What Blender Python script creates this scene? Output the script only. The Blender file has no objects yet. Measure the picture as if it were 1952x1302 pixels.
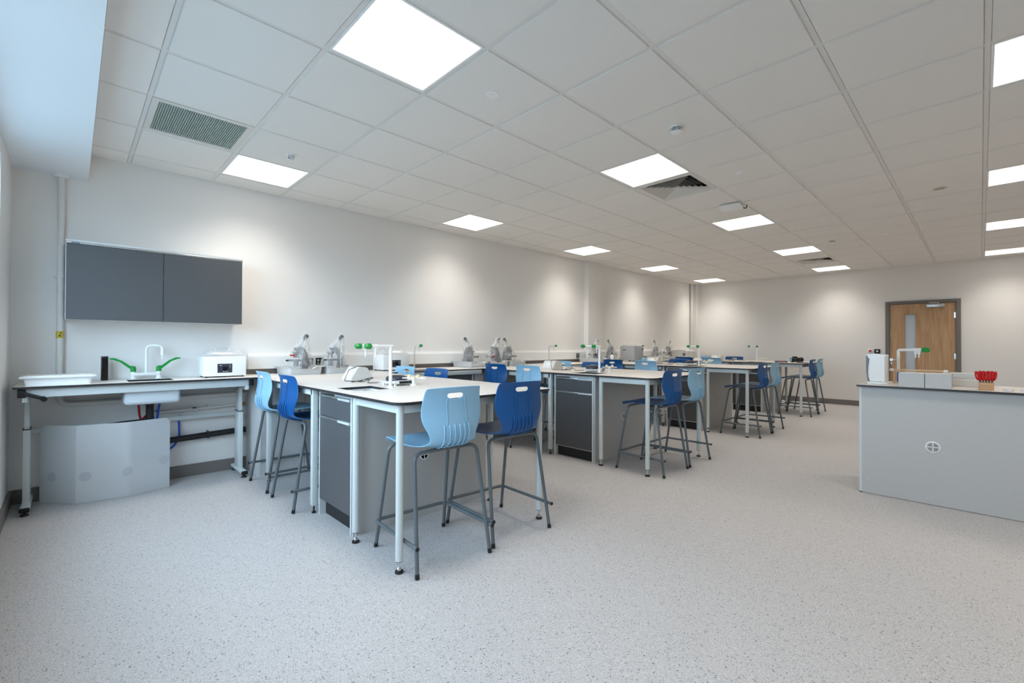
import bpy, bmesh, math, random
from mathutils import Vector, Matrix
random.seed(7)
S = bpy.context.scene
C = S.collection
PI = math.pi
# ---------------------------------------------------------------- camera
CX, CY, CZ = 2.3713, -1.5381, 1.2102
yaw, pit, rol = -.8011, .00747, .00357
cy_, sy_, cp_, sp_ = math.cos(yaw), math.sin(yaw), math.cos(pit), math.sin(pit)
F = Vector((sy_*cp_, cy_*cp_, sp_)); R_ = Vector((cy_, -sy_, 0)); U = R_.cross(F)
R2 = math.cos(rol)*R_ + math.sin(rol)*U; U2 = -math.sin(rol)*R_ + math.cos(rol)*U
cd = bpy.data.cameras.new('camera'); cam = bpy.data.objects.new('camera', cd); C.objects.link(cam)
M = Matrix.Identity(4)
for i in range(3):
    M[i][0] = R2[i]; M[i][1] = U2[i]; M[i][2] = -F[i]
M[0][3], M[1][3], M[2][3] = CX, CY, CZ
cam.matrix_world = M
cd.sensor_width = 36; cd.lens = 866.22/1952*36; cd.clip_start = .02
S.camera = cam
# ---------------------------------------------------------------- world, light, exposure
w = bpy.data.worlds.new('sky'); S.world = w; w.use_nodes = True
nt = w.node_tree; bg = nt.nodes['Background']
_tc = nt.nodes.new('ShaderNodeTexCoord'); _sp = nt.nodes.new('ShaderNodeSeparateXYZ'); _mr = nt.nodes.new('ShaderNodeMapRange'); _mx = nt.nodes.new('ShaderNodeMix'); _mx.data_type = 'RGBA'
nt.links.new(_tc.outputs['Generated'], _sp.inputs[0]); nt.links.new(_sp.outputs[2], _mr.inputs[0]); _mr.inputs[1].default_value = -.06; _mr.inputs[2].default_value = .06
SKY_C, GROUND_C = (9.5, 13.3, 17, 1), (1.2, 2.1, 2.8, 1)      # daylight sky over darker ground
nt.links.new(_mr.outputs[0], _mx.inputs[0]); _mx.inputs[6].default_value = GROUND_C; _mx.inputs[7].default_value = SKY_C
nt.links.new(_mx.outputs[2], bg.inputs[0]); bg.inputs[1].default_value = 1.0
S.view_settings.view_transform = 'Standard'; S.view_settings.look = 'None'
S.view_settings.gamma = 1; S.view_settings.use_curve_mapping = False
S.view_settings.exposure = -0.52
S.cycles.max_bounces = 10; S.cycles.diffuse_bounces = 6; S.cycles.transparent_max_bounces = 16
PANEL_W = 12.0; PANEL_COL = (1, .945, .87); PANEL_SPREAD = 108
# room numbers (metres)
XL, XR, YW, YF, H = -2.69, 6.3, -1.87, 9.92, 2.75
YB, ZB = -1.45, 2.53            # bulkhead edge and underside
WINS = [(-1.95, .45), (.85, 2.0)]; WZ0, WZ1 = 1.0, 2.42
for n, (a, b) in enumerate(WINS):
    ld = bpy.data.lights.new('window_portal', 'AREA'); ld.shape = 'RECTANGLE'; ld.size = b-a; ld.size_y = WZ1-WZ0
    ld.cycles.is_portal = True
    lo = bpy.data.objects.new('window_portal', ld); C.objects.link(lo)
    lo.location = ((a+b)/2, YW-.22, (WZ0+WZ1)/2); lo.rotation_euler = (PI/2, 0, 0)

# ---------------------------------------------------------------- materials
def lin(c):
    c /= 255
    return c/12.92 if c <= .04045 else ((c+.055)/1.055)**2.4
def col(r, g, b): return (lin(r), lin(g), lin(b), 1)
MT = {}
def mat(name, c, rough=.5, metal=0, var=.04, scale=30, bump=0, bscale=200, spec=.5, trans=0, alpha=1, coat=0):
    m = bpy.data.materials.new(name); m.use_nodes = True; nt = m.node_tree; p = nt.nodes['Principled BSDF']
    p.inputs['Roughness'].default_value = rough; p.inputs['Metallic'].default_value = metal
    p.inputs['Specular IOR Level'].default_value = spec
    p.inputs['Coat Weight'].default_value = coat
    tc = nt.nodes.new('ShaderNodeTexCoord'); nz = nt.nodes.new('ShaderNodeTexNoise'); nz.inputs['Scale'].default_value = scale
    nt.links.new(tc.outputs['Object'], nz.inputs['Vector'])
    mx = nt.nodes.new('ShaderNodeMix'); mx.data_type = 'RGBA'
    k = 1-var
    mx.inputs[6].default_value = (c[0]*k, c[1]*k, c[2]*k, 1); mx.inputs[7].default_value = (min(1, c[0]*(1+var)), min(1, c[1]*(1+var)), min(1, c[2]*(1+var)), 1)
    nt.links.new(nz.outputs['Fac'], mx.inputs[0]); nt.links.new(mx.outputs[2], p.inputs['Base Color'])
    if bump:
        n2 = nt.nodes.new('ShaderNodeTexNoise'); n2.inputs['Scale'].default_value = bscale
        nt.links.new(tc.outputs['Object'], n2.inputs['Vector'])
        b = nt.nodes.new('ShaderNodeBump'); b.inputs['Strength'].default_value = bump; b.inputs['Distance'].default_value = .002
        nt.links.new(n2.outputs['Fac'], b.inputs['Height']); nt.links.new(b.outputs['Normal'], p.inputs['Normal'])
    if trans: p.inputs['Transmission Weight'].default_value = trans
    if alpha < 1: p.inputs['Alpha'].default_value = alpha
    MT[name] = m
    return m
mat('wall_paint', col(231, 228, 224), .75, var=.01, scale=3, bump=.05, bscale=300)
mat('tile', col(230, 227, 222), .9, var=.015, scale=60, bump=.25, bscale=400)
mat('grid', col(222, 219, 214), .5, var=.01)
mat('skirting', col(118, 112, 108), .55, var=.03)
mat('top_white', col(225, 220, 214), .38, var=.012, scale=40)
mat('top_edge', col(38, 38, 40), .4)
mat('frame', col(206, 212, 210), .35, var=.02)
mat('door_grey', col(80, 81, 83), .42, var=.03, bump=.05)
mat('carcass', col(206, 205, 203), .5, var=.02)
mat('panel_grey', col(188, 187, 184), .5, var=.015, bump=.03)
mat('black', col(22, 22, 24), .45)
mat('black_gloss', col(12, 12, 14), .15)
mat('plinth', col(28, 28, 29), .5)
mat('alu', col(205, 208, 208), .28, 1)
mat('chrome', col(220, 220, 222), .15, 1)
mat('brass', col(190, 140, 70), .3, 1)
mat('light_blue', col(148, 193, 220), .38, var=.02, bump=.12, bscale=700)
mat('dark_blue', col(0, 80, 142), .33, var=.03, bump=.12, bscale=700)
mat('tube_grey', col(94, 101, 104), .35, var=.03)
mat('white', col(236, 236, 234), .35, var=.01)
mat('white_gloss', col(240, 240, 238), .15, var=.01)
mat('off_white', col(214, 211, 205), .45, var=.02)
mat('grey_plastic', col(200, 200, 198), .45, var=.02)
mat('green', col(18, 140, 58), .3)
mat('red', col(196, 24, 24), .35)
mat('red_hose', col(150, 14, 18), .45)
mat('blue_hose', col(10, 70, 175), .45)
mat('yellow', col(196, 178, 60), .5)
mat('cream_knob', col(236, 222, 176), .4)
mat('bulk_paint', col(228, 230, 232), .7, var=.01, scale=3)
mat('sink', col(205, 212, 216), .3)
mat('oven', col(186, 188, 188), .4)
mat('screen_blue', col(120, 185, 225), .2)
mat('steel_dark', col(95, 97, 98), .35, .6)
mat('scale_dark', col(52, 52, 62), .3, var=.02)
mat('grille', col(176, 186, 178), .5)
mat('door_frame', col(112, 107, 102), .5)
mat('wood_pale', col(212, 178, 138), .5, var=.12, scale=12)
mat('blue_item', col(16, 60, 150), .4)
mat('orange', col(226, 110, 40), .4)
mat('disc_grey', col(120, 130, 138), .5)

def oak(name, c1, c2, sc=(14, 14, .9)):
    m = bpy.data.materials.new(name); m.use_nodes = True; nt = m.node_tree; p = nt.nodes['Principled BSDF']
    p.inputs['Roughness'].default_value = .42
    tc = nt.nodes.new('ShaderNodeTexCoord'); mp = nt.nodes.new('ShaderNodeMapping'); mp.inputs['Scale'].default_value = sc
    nz = nt.nodes.new('ShaderNodeTexNoise'); nz.inputs['Scale'].default_value = 2.2; nz.inputs['Detail'].default_value = 8; nz.inputs['Distortion'].default_value = .6
    cr = nt.nodes.new('ShaderNodeValToRGB'); cr.color_ramp.elements[0].position = .3; cr.color_ramp.elements[0].color = c1
    cr.color_ramp.elements[1].position = .72; cr.color_ramp.elements[1].color = c2
    nt.links.new(tc.outputs['Object'], mp.inputs[0]); nt.links.new(mp.outputs[0], nz.inputs['Vector'])
    nt.links.new(nz.outputs['Fac'], cr.inputs[0]); nt.links.new(cr.outputs[0], p.inputs['Base Color']); MT[name] = m
oak('oak', col(166, 126, 86), col(198, 160, 116))
oak('block_wood', col(176, 132, 88), col(205, 164, 118), (4, 30, 30))

def floor_mat():
    m = bpy.data.materials.new('floor_vinyl'); m.use_nodes = True; nt = m.node_tree; p = nt.nodes['Principled BSDF']
    p.inputs['Roughness'].default_value = .42; p.inputs['Specular IOR Level'].default_value = .35
    tc = nt.nodes.new('ShaderNodeTexCoord')
    def vor(scale, lo, hi, rand=1):
        v = nt.nodes.new('ShaderNodeTexVoronoi'); v.inputs['Scale'].default_value = scale; v.feature = 'F1'
        nt.links.new(tc.outputs['Object'], v.inputs['Vector'])
        sp = nt.nodes.new('ShaderNodeSeparateColor'); nt.links.new(v.outputs['Color'], sp.inputs[0])
        r = nt.nodes.new('ShaderNodeMapRange'); r.inputs[1].default_value = lo; r.inputs[2].default_value = hi
        nt.links.new(sp.outputs[0], r.inputs[0]); return v, r
    base = col(194, 190, 188)
    cur = None
    def mix(fac, a, b):
        mx = nt.nodes.new('ShaderNodeMix'); mx.data_type = 'RGBA'
        nt.links.new(fac, mx.inputs[0])
        if isinstance(a, tuple): mx.inputs[6].default_value = a
        else: nt.links.new(a, mx.inputs[6])
        mx.inputs[7].default_value = b
        return mx.outputs[2]
    v, r = vor(420, .3, .95); cur = mix(r.outputs[0], base, col(172, 168, 167))
    v, r = vor(330, .86, .9); cur = mix(r.outputs[0], cur, col(208, 205, 203))
    v, r = vor(300, .95, .96); cur = mix(r.outputs[0], cur, col(134, 133, 136))
    v, r = vor(190, .982, .985); cur = mix(r.outputs[0], cur, col(118, 118, 124))
    nt.links.new(cur, p.inputs['Base Color']); MT['floor_vinyl'] = m
floor_mat()

def emis(name, c, s):
    m = bpy.data.materials.new(name); m.use_nodes = True; nt = m.node_tree; p = nt.nodes['Principled BSDF']
    p.inputs['Base Color'].default_value = (.9, .9, .9, 1); p.inputs['Emission Color'].default_value = (*c, 1); p.inputs['Emission Strength'].default_value = s
    MT[name] = m
emis('diffuser', (1, .95, .88), 2.4)

def film(name, c, transp, gloss=.15, rough=.2, wrinkle=0):
    """thin see-through sheet: transparent mixed with diffuse + translucent + a little gloss"""
    m = bpy.data.materials.new(name); m.use_nodes = True; nt = m.node_tree; nt.nodes.clear()
    o = nt.nodes.new('ShaderNodeOutputMaterial'); t = nt.nodes.new('ShaderNodeBsdfTransparent'); d = nt.nodes.new('ShaderNodeBsdfDiffuse')
    l = nt.nodes.new('ShaderNodeBsdfTranslucent'); g = nt.nodes.new('ShaderNodeBsdfGlossy'); g.inputs['Roughness'].default_value = rough
    d.inputs[0].default_value = c; l.inputs[0].default_value = c
    a1 = nt.nodes.new('ShaderNodeMixShader'); a1.inputs[0].default_value = .5; nt.links.new(d.outputs[0], a1.inputs[1]); nt.links.new(l.outputs[0], a1.inputs[2])
    a2 = nt.nodes.new('ShaderNodeMixShader'); a2.inputs[0].default_value = gloss; nt.links.new(a1.outputs[0], a2.inputs[1]); nt.links.new(g.outputs[0], a2.inputs[2])
    a3 = nt.nodes.new('ShaderNodeMixShader'); nt.links.new(a2.outputs[0], a3.inputs[1]); nt.links.new(t.outputs[0], a3.inputs[2])
    a3.inputs[0].default_value = transp
    if wrinkle:
        tc = nt.nodes.new('ShaderNodeTexCoord'); nz = nt.nodes.new('ShaderNodeTexNoise'); nz.inputs['Scale'].default_value = 7; nz.inputs['Distortion'].default_value = 1.0; nz.inputs['Detail'].default_value = 2
        nt.links.new(tc.outputs['Object'], nz.inputs['Vector'])
        r = nt.nodes.new('ShaderNodeMapRange'); r.inputs[1].default_value = .35; r.inputs[2].default_value = .65
        r.inputs[3].default_value = max(0, transp-wrinkle); r.inputs[4].default_value = min(1, transp+wrinkle)
        nt.links.new(nz.outputs['Fac'], r.inputs[0]); nt.links.new(r.outputs[0], a3.inputs[0])
        b = nt.nodes.new('ShaderNodeBump'); b.inputs['Strength'].default_value = .25; b.inputs['Distance'].default_value = .01
        nt.links.new(nz.outputs['Fac'], b.inputs['Height']); nt.links.new(b.outputs[0], g.inputs['Normal']); nt.links.new(b.outputs[0], d.inputs['Normal'])
    nt.links.new(a3.outputs[0], o.inputs[0]); MT[name] = m
film('bag', (.95, .95, .94, 1), .70, .05, .35, .12)
film('clear', (.95, .96, .97, 1), .6, .12, .1)
film('frosted', (.95, .97, .98, 1), .12, .10, .2)
film('window_glass', (.9, .95, 1, 1), .93, .6, .02)
film('door_glass', (.74, .75, .75, 1), .06, .12, .3)

# ---------------------------------------------------------------- mesh helpers
def rpath(pts, r, n=6, closed=False):
    pts = [Vector(p) for p in pts]; out = []; N = len(pts)
    for i in range(N):
        if not closed and i in (0, N-1): out.append(pts[i]); continue
        p, a, b = pts[i], pts[i-1], pts[(i+1) % N]
        da, db = (a-p), (b-p); la, lb = da.length, db.length; da.normalize(); db.normalize()
        ang = da.angle(db)
        if ang > PI-.02: out.append(p); continue
        t = min(r/math.tan(ang/2), la*.48, lb*.48)
        s, e = p+da*t, p+db*t
        for k in range(n+1):
            u = k/n
            out.append((s*(1-u)+p*u)*(1-u) + (p*(1-u)+e*u)*u)
    return out
class MB:
    def __init__(s, org=(0, 0, 0)):
        s.bm = bmesh.new(); s.mats = []; s.org = Vector(org)
    def mi(s, m):
        if m not in s.mats: s.mats.append(m)
        return s.mats.index(m)
    def face(s, vs, m):
        try: f = s.bm.faces.new(vs)
        except ValueError: return None
        f.material_index = s.mi(m); return f
    def poly(s, pts, m): return s.face([s.bm.verts.new(Vector(p)) for p in pts], m)
    def box(s, x0, x1, y0, y1, z0, z1, m, bev=0, seg=2, rot=None):
        v = [s.bm.verts.new((x, y, z)) for z in (z0, z1) for y in (y0, y1) for x in (x0, x1)]
        fs = [s.face([v[i] for i in q], m) for q in ((0, 2, 3, 1), (4, 5, 7, 6), (0, 1, 5, 4), (2, 6, 7, 3), (0, 4, 6, 2), (1, 3, 7, 5))]
        if rot:
            bmesh.ops.transform(s.bm, matrix=rot, verts=v)
        if bev:
            es = list({e for f in fs for e in f.edges})
            bmesh.ops.bevel(s.bm, geom=es, offset=bev, segments=seg, affect='EDGES', profile=.5)
        return s
    def frustum(s, c0, s0, c1, s1, m, bev=0):
        """rectangle s0=(sx,sy) centred at c0 to rectangle s1 at c1"""
        v = []
        for c, q in ((c0, s0), (c1, s1)):
            for y in (-1, 1):
                for x in (-1, 1): v.append(s.bm.verts.new((c[0]+x*q[0]/2, c[1]+y*q[1]/2, c[2])))
        fs = [s.face([v[i] for i in q], m) for q in ((0, 2, 3, 1), (4, 5, 7, 6), (0, 1, 5, 4), (2, 6, 7, 3), (0, 4, 6, 2), (1, 3, 7, 5))]
        if bev:
            es = list({e for f in fs for e in f.edges}); bmesh.ops.bevel(s.bm, geom=es, offset=bev, segments=2, affect='EDGES', profile=.5)
        return s
    def prism(s, poly, axis, a, b, m, cap=None):
        """poly: 2D points in the plane perpendicular to axis ('x': (y,z), 'y': (x,z), 'z': (x,y))"""
        def P(p, t): return {'x': (t, p[0], p[1]), 'y': (p[0], t, p[1]), 'z': (p[0], p[1], t)}[axis]
        A = [s.bm.verts.new(P(p, a)) for p in poly]; B = [s.bm.verts.new(P(p, b)) for p in poly]; n = len(poly)
        s.face(A[::-1], cap or m); s.face(B, cap or m)
        for i in range(n): s.face([A[i], A[(i+1) % n], B[(i+1) % n], B[i]], m)
        return s
    def tube(s, pts, r, m, seg=10, closed=False, caps=True, r1=None):
        pts = [Vector(p) for p in pts]; N = len(pts); rings = []
        t0 = (pts[1]-pts[0]).normalized(); ref = Vector((0, 0, 1)) if abs(t0.z) < .9 else Vector((1, 0, 0))
        nrm = t0.cross(ref).normalized()
        for i in range(N):
            if closed: t = (pts[(i+1) % N]-pts[i-1])
            elif i == 0: t = pts[1]-pts[0]
            elif i == N-1: t = pts[-1]-pts[-2]
            else: t = (pts[i+1]-pts[i]).normalized()+(pts[i]-pts[i-1]).normalized()
            t.normalize(); nrm = (nrm-t*nrm.dot(t)).normalized(); bn = t.cross(nrm)
            rr = r if r1 is None else r+(r1-r)*i/(N-1)
            rings.append([s.bm.verts.new(pts[i]+(nrm*math.cos(2*PI*k/seg)+bn*math.sin(2*PI*k/seg))*rr) for k in range(seg)])
        for i in range(N if closed else N-1):
            a, b = rings[i], rings[(i+1) % N]
            for k in range(seg): s.face([a[k], a[(k+1) % seg], b[(k+1) % seg], b[k]], m)
        if caps and not closed: s.face(rings[0][::-1], m); s.face(rings[-1], m)
        return s
    def cyl(s, p0, p1, r, m, seg=16, r1=None): return s.tube([p0, p1], r, m, seg, r1=r1)
    def lathe(s, prof, c, m, seg=20, axis='z', cap=True):
        """prof: (radius, height) pairs"""
        def P(r, h, a):
            x, y = r*math.cos(a), r*math.sin(a)
            q = {'z': (x, y, h), 'x': (h, x, y), 'y': (x, h, y)}[axis]
            return (c[0]+q[0], c[1]+q[1], c[2]+q[2])
        rings = []
        for r, h in prof:
            if r < 1e-5: rings.append([s.bm.verts.new(P(0, h, 0))])
            else: rings.append([s.bm.verts.new(P(r, h, 2*PI*k/seg)) for k in range(seg)])
        for a, b in zip(rings, rings[1:]):
            for k in range(seg):
                k2 = (k+1) % seg
                if len(a) == 1 and len(b) == 1: continue
                if len(a) == 1: s.face([a[0], b[k2], b[k]], m)
                elif len(b) == 1: s.face([a[k], a[k2], b[0]], m)
                else: s.face([a[k], a[k2], b[k2], b[k]], m)
        if cap and len(rings[0]) > 1: s.face(rings[0][::-1], m)
        if cap and len(rings[-1]) > 1: s.face(rings[-1], m)
        return s
    def slab(s, x0, x1, y0, y1, z0, z1, top, edge, hole=None, rad=None):
        """worktop: light faces, dark edges, an optional rectangular hole; rad = rounded corners on the +x side"""
        if hole is None:
            pts = [(x0, y0)]
            def arc(cx, cy, a0):
                return [(cx+rad*math.cos(a0+PI/2*k/6), cy+rad*math.sin(a0+PI/2*k/6)) for k in range(7)]
            if rad: pts += arc(x1-rad, y0+rad, -PI/2)+arc(x1-rad, y1-rad, 0)
            else: pts += [(x1, y0), (x1, y1)]
            pts += [(x0, y1)]
            A = [s.bm.verts.new((p[0], p[1], z0)) for p in pts]; B = [s.bm.verts.new((p[0], p[1], z1)) for p in pts]; n = len(pts)
            s.face(A[::-1], edge); s.face(B, top)
            for i in range(n): s.face([A[i], A[(i+1) % n], B[(i+1) % n], B[i]], edge)
            return s
        hx0, hx1, hy0, hy1 = hole
        X = [x0, hx0, hx1, x1]; Y = [y0, hy0, hy1, y1]
        G = [[[s.bm.verts.new((x, y, z)) for y in Y] for x in X] for z in (z0, z1)]
        for i in range(3):
            for j in range(3):
                if i == 1 and j == 1: continue
                for k, m in ((1, top), (0, edge)):
                    q = [G[k][i][j], G[k][i+1][j], G[k][i+1][j+1], G[k][i][j+1]]
                    s.face(q if k else q[::-1], m)
        for i in range(3):
            for j in (0, 3): s.face([G[0][i][j], G[0][i+1][j], G[1][i+1][j], G[1][i][j]][::(1 if j == 0 else -1)], edge)
            for j in (0, 3): s.face([G[0][j][i], G[0][j][i+1], G[1][j][i+1], G[1][j][i]][::(-1 if j == 0 else 1)], edge)
        for j in (1, 2):
            s.face([G[0][1][j], G[0][2][j], G[1][2][j], G[1][1][j]], edge); s.face([G[0][j][1], G[0][j][2], G[1][j][2], G[1][j][1]], edge)
        return s
    def build(s, name, parent=None, smooth=True, keep=False, loc=None):
        if s.org.length: bmesh.ops.translate(s.bm, vec=-s.org, verts=s.bm.verts)
        if loc is not None: bmesh.ops.translate(s.bm, vec=-Vector(loc), verts=s.bm.verts)
        bmesh.ops.recalc_face_normals(s.bm, faces=s.bm.faces)
        me = bpy.data.meshes.new(name); s.bm.to_mesh(me); s.bm.free()
        for m in s.mats: me.materials.append(MT[m])
        if smooth and len(me.polygons):
            me.shade_smooth(); me.set_sharp_from_angle(angle=math.radians(38))
        o = bpy.data.objects.new(name, me)
        if loc is not None: o.location = loc
        if not keep: C.objects.link(o)
        if parent: o.parent = parent
        return o
def tag(o, label=None, cat=None, group=None, kind=None):
    if label: o['label'] = label
    if cat: o['category'] = cat
    if group: o['group'] = group
    if kind: o['kind'] = kind
    return o
def thing(name, label, cat, loc=(0, 0, 0), rz=0, group=None):
    o = bpy.data.objects.new(name, None); C.objects.link(o); o.empty_display_size = .05
    o.location = loc; o.rotation_euler = (0, 0, rz)
    return tag(o, label, cat, group)
def struct(o, label=None): return tag(o, label, None, None, 'structure')
def dup(root, loc=None, rz=None, label=None, group=None):
    kids = {}
    for ob in C.objects:
        if ob.parent: kids.setdefault(ob.parent.name, []).append(ob)
    def rec(o, par):
        c = o.copy(); C.objects.link(c)
        if par: c.parent = par
        for ch in kids.get(o.name, []): rec(ch, c)
        return c
    r = rec(root, None)
    if loc is not None: r.location = loc
    if rz is not None: r.rotation_euler = (0, 0, rz)
    if label: r['label'] = label
    if group: r['group'] = group
    return r

# ---------------------------------------------------------------- room shell
b = MB(); b.box(XL-.2, XR+.2, YW-.3, YF+.2, -.12, 0, 'floor_vinyl'); struct(b.build('floor', smooth=False), 'pale grey speckled vinyl floor')
T = .6
fix = {}                                          # (i, j) grid cells taken by fixtures
LIGHTS = [(i, j) for j in (-1, 3, 7, 11, 15) for i in (-4, 0, 4, 8)]
for c_ in LIGHTS: fix[c_] = 1
fix[(-3, -2)] = 1; fix[(0, 4)] = 1; fix[(0, 13)] = 1
b = MB()
xs = [XL]+[i*T for i in range(-4, 11)]+[XR]; ys = [YB]+[j*T for j in range(-2, 17)]+[YF]
g = .013
for a in range(len(xs)-1):
    for c in range(len(ys)-1):
        i = round(xs[a]/T) if a else -5; j = round(ys[c]/T) if c else -3
        if (i, j) in fix: continue
        x0, x1, y0, y1 = xs[a]+g, xs[a+1]-g, ys[c]+g, ys[c+1]-g
        if x1-x0 < .02 or y1-y0 < .02: continue
        z = 2.745
        e = .004
        lo = [b.bm.verts.new(p) for p in ((x0+e, y0+e, z), (x1-e, y0+e, z), (x1-e, y1-e, z), (x0+e, y1-e, z))]
        hi = [b.bm.verts.new(p) for p in ((x0, y0, 2.753), (x1, y0, 2.753), (x1, y1, 2.753), (x0, y1, 2.753))]
        b.face(lo[::-1], 'tile')
        for k in range(4): b.face([lo[k], lo[(k+1) % 4], hi[(k+1) % 4], hi[k]], 'tile')
b.box(XL-.1, XR+.1, YB-.05, YF+.1, 2.95, 3.0, 'tile')
struct(b.build('ceiling', smooth=False), 'suspended ceiling of white square mineral tiles')
b = MB(); r = .012
for x in xs[1:-1]: b.box(x-r, x+r, YB, YF, 2.7505, 2.754, 'grid')
for y in ys[1:-1]: b.box(XL, XR, y-r, y+r, 2.7508, 2.754, 'grid')
b.box(XL, XL+.02, YB, YF, 2.7506, 2.756, 'grid'); b.box(XR-.02, XR, YB, YF, 2.7506, 2.756, 'grid')
b.box(XL, XR, YF-.02, YF, 2.7507, 2.757, 'grid'); b.box(XL, XR, YB, YB+.02, 2.7507, 2.757, 'grid')
struct(b.build('ceiling', smooth=False), 'white metal grid holding the ceiling tiles')

b = MB(); b.box(XL-.2, XL, YW-.3, YF+.2, 0, 3, 'wall_paint'); struct(b.build('wall_left', smooth=False), 'long white painted wall behind the benches')
b = MB(); b.box(XR, XR+.2, YW-.3, YF+.2, 0, 3, 'wall_paint'); struct(b.build('wall_right', smooth=False), 'white painted side wall')
DX0, DX1, DZ = 1.08, 2.115, 2.065
b = MB(); b.box(XL, DX0, YF, YF+.2, 0, 3, 'wall_paint'); b.box(DX1, XR, YF, YF+.2, 0, 3, 'wall_paint'); b.box(DX0, DX1, YF, YF+.2, DZ, 3, 'wall_paint')
struct(b.build('wall_far', smooth=False), 'white painted far wall with the door')
b = MB(); yo, yi = YW-.2, YW
xsW = [XL-.2]+[v for a in WINS for v in a]+[XR+.2]
for k in range(0, len(xsW), 2): b.box(xsW[k], xsW[k+1], yo, yi, 0, 3, 'wall_paint')
for a, c in WINS: b.box(a, c, yo, yi, 0, WZ0, 'wall_paint'); b.box(a, c, yo, yi, WZ1, 3, 'wall_paint')
struct(b.build('wall_window', smooth=False), 'white painted window wall')
for n, (a, c) in enumerate(WINS):
    b = MB(); f = .05
    for q in ((a, a+f, WZ0, WZ1), (c-f, c, WZ0, WZ1), (a+f, c-f, WZ0, WZ0+f), (a+f, c-f, WZ1-f, WZ1), ((a+c)/2-.03, (a+c)/2+.03, WZ0+f, WZ1-f)):
        b.box(q[0], q[1], YW-.15, YW-.09, q[2], q[3], 'white')
    o = struct(b.build('window_%d' % (n+1), smooth=False), 'white framed window')
    b = MB(); b.box(a+f, c-f, YW-.122, YW-.118, WZ0+f, WZ1-f, 'window_glass'); b.build('pane', o, smooth=False)
b = MB(); b.box(XL, XR, YW, YB, ZB, 2.95, 'bulk_paint'); struct(b.build('trim_1', smooth=False), 'dropped white bulkhead along the window wall')
b = MB(); b.box(XL, XL+.1, 5.2, 5.62, 0, H, 'wall_paint'); struct(b.build('trim_2', smooth=False), 'shallow white pilaster on the long wall')
b = MB(); b.box(XL, XL+.09, 9.72, YF, 0, H, 'wall_paint'); struct(b.build('trim_3', smooth=False), 'white boxed corner')
sk = .105
def skirt(name, *bx):
    b = MB()
    for q in bx: b.box(*q, 'skirting', bev=.003, seg=1)
    struct(b.build(name, smooth=False), 'dark grey skirting')
skirt('baseboard_left', (XL, XL+.018, YW+.018, 5.19, 0, sk), (XL+.1, XL+.118, 5.2, 5.62, 0, sk), (XL, XL+.018, 5.63, 9.7, 0, sk))
skirt('baseboard_far', (XL+.1, DX0-.005, YF-.018, YF, 0, sk), (DX1+.005, XR, YF-.018, YF, 0, sk))
skirt('baseboard_window', (XL, XR, YW, YW+.018, 0, sk)); skirt('baseboard_right', (XR-.018, XR, YW+.02, YF-.02, 0, sk))

# door
d = tag(bpy.data.objects.new('door_1', None), 'oak veneer door with narrow vision panel in a grey frame', None, None, 'structure'); C.objects.link(d)
d.location = (DX0, YF, 0)
fr = .055
b = MB(d.location); b.box(DX0-.01, DX0+fr, YF-.03, YF+.12, 0, DZ+.01, 'door_frame', bev=.004); b.box(DX1-fr, DX1+.01, YF-.03, YF+.12, 0, DZ+.01, 'door_frame', bev=.004)
b.box(DX0+fr, DX1-fr, YF-.03, YF+.12, DZ-fr+.01, DZ+.01, 'door_frame', bev=.004); b.build('door_frame', d)
lx0, lx1, lz = DX0+fr+.003, DX1-fr-.003, DZ-fr+.005
vx0, vx1, vz0, vz1 = 1.36, 1.515, .45, 1.815
b = MB(d.location)
for q in ((lx0, vx0, .005, lz), (vx1, lx1, .005, lz), (vx0, vx1, .005, vz0), (vx0, vx1, vz1, lz)): b.box(q[0], q[1], YF-.005, YF+.04, q[2], q[3], 'oak')
leaf = b.build('door_leaf', d, smooth=False)
b = MB(d.location); t_ = .012
for q in ((vx0-t_, vx0+.004, vz0-t_, vz1+t_), (vx1-.004, vx1+t_, vz0-t_, vz1+t_), (vx0, vx1, vz0-t_, vz0+.004), (vx0, vx1, vz1-.004, vz1+t_)): b.box(q[0], q[1], YF-.013, YF, q[2], q[3], 'oak', bev=.003)
b.build('glazing_bead', leaf)
b = MB(d.location); b.box(vx0, vx1, YF+.012, YF+.018, vz0, vz1, 'door_glass'); b.build('vision_panel', leaf, smooth=False)
b = MB(d.location)
b.lathe([(.026, 0), (.026, -.008)], (1.16, YF-.005, .95), 'chrome', axis='y'); b.tube(rpath([(1.16, YF-.01, .95), (1.16, YF-.055, .95), (1.29, YF-.055, .95)], .015), .0095, 'chrome')
b.lathe([(.026, 0), (.026, -.008), (.02, -.012)], (1.16, YF-.005, .88), 'chrome', axis='y'); b.build('door_handle', leaf)
b = MB(d.location); b.box(1.665, 1.915, YF-.065, YF-.005, 1.935, 1.995, 'alu', bev=.004); b.tube([(1.83, YF-.03, 2.0), (1.83, YF-.03, 2.015)], .008, 'chrome')
b.box(1.70, 1.84, YF-.045, YF-.025, 2.012, 2.022, 'chrome', bev=.002); b.build('door_closer', leaf)
for z in (.25, 1.03, 1.78):
    b = MB(d.location); b.cyl((lx1+.004, YF-.012, z-.05), (lx1+.004, YF-.012, z+.05), .009, 'chrome'); b.box(lx1-.02, lx1+.02, YF-.009, YF-.004, z-.05, z+.05, 'chrome'); b.build('hinge', leaf)
b = MB(); b.box(.9, 2.4, 11.3, 11.4, -.1, 2.9, 'wall_paint'); b.box(.8, .9, YF+.2, 11.4, -.1, 2.9, 'wall_paint'); b.box(2.4, 2.5, YF+.2, 11.4, -.1, 2.9, 'wall_paint')
b.box(.8, 2.5, YF+.2, 11.4, 2.6, 2.7, 'wall_paint'); b.box(.8, 2.5, YF+.2, 11.4, -.1, 0, 'floor_vinyl'); struct(b.build('wall_corridor', smooth=False), 'corridor beyond the door')

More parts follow.
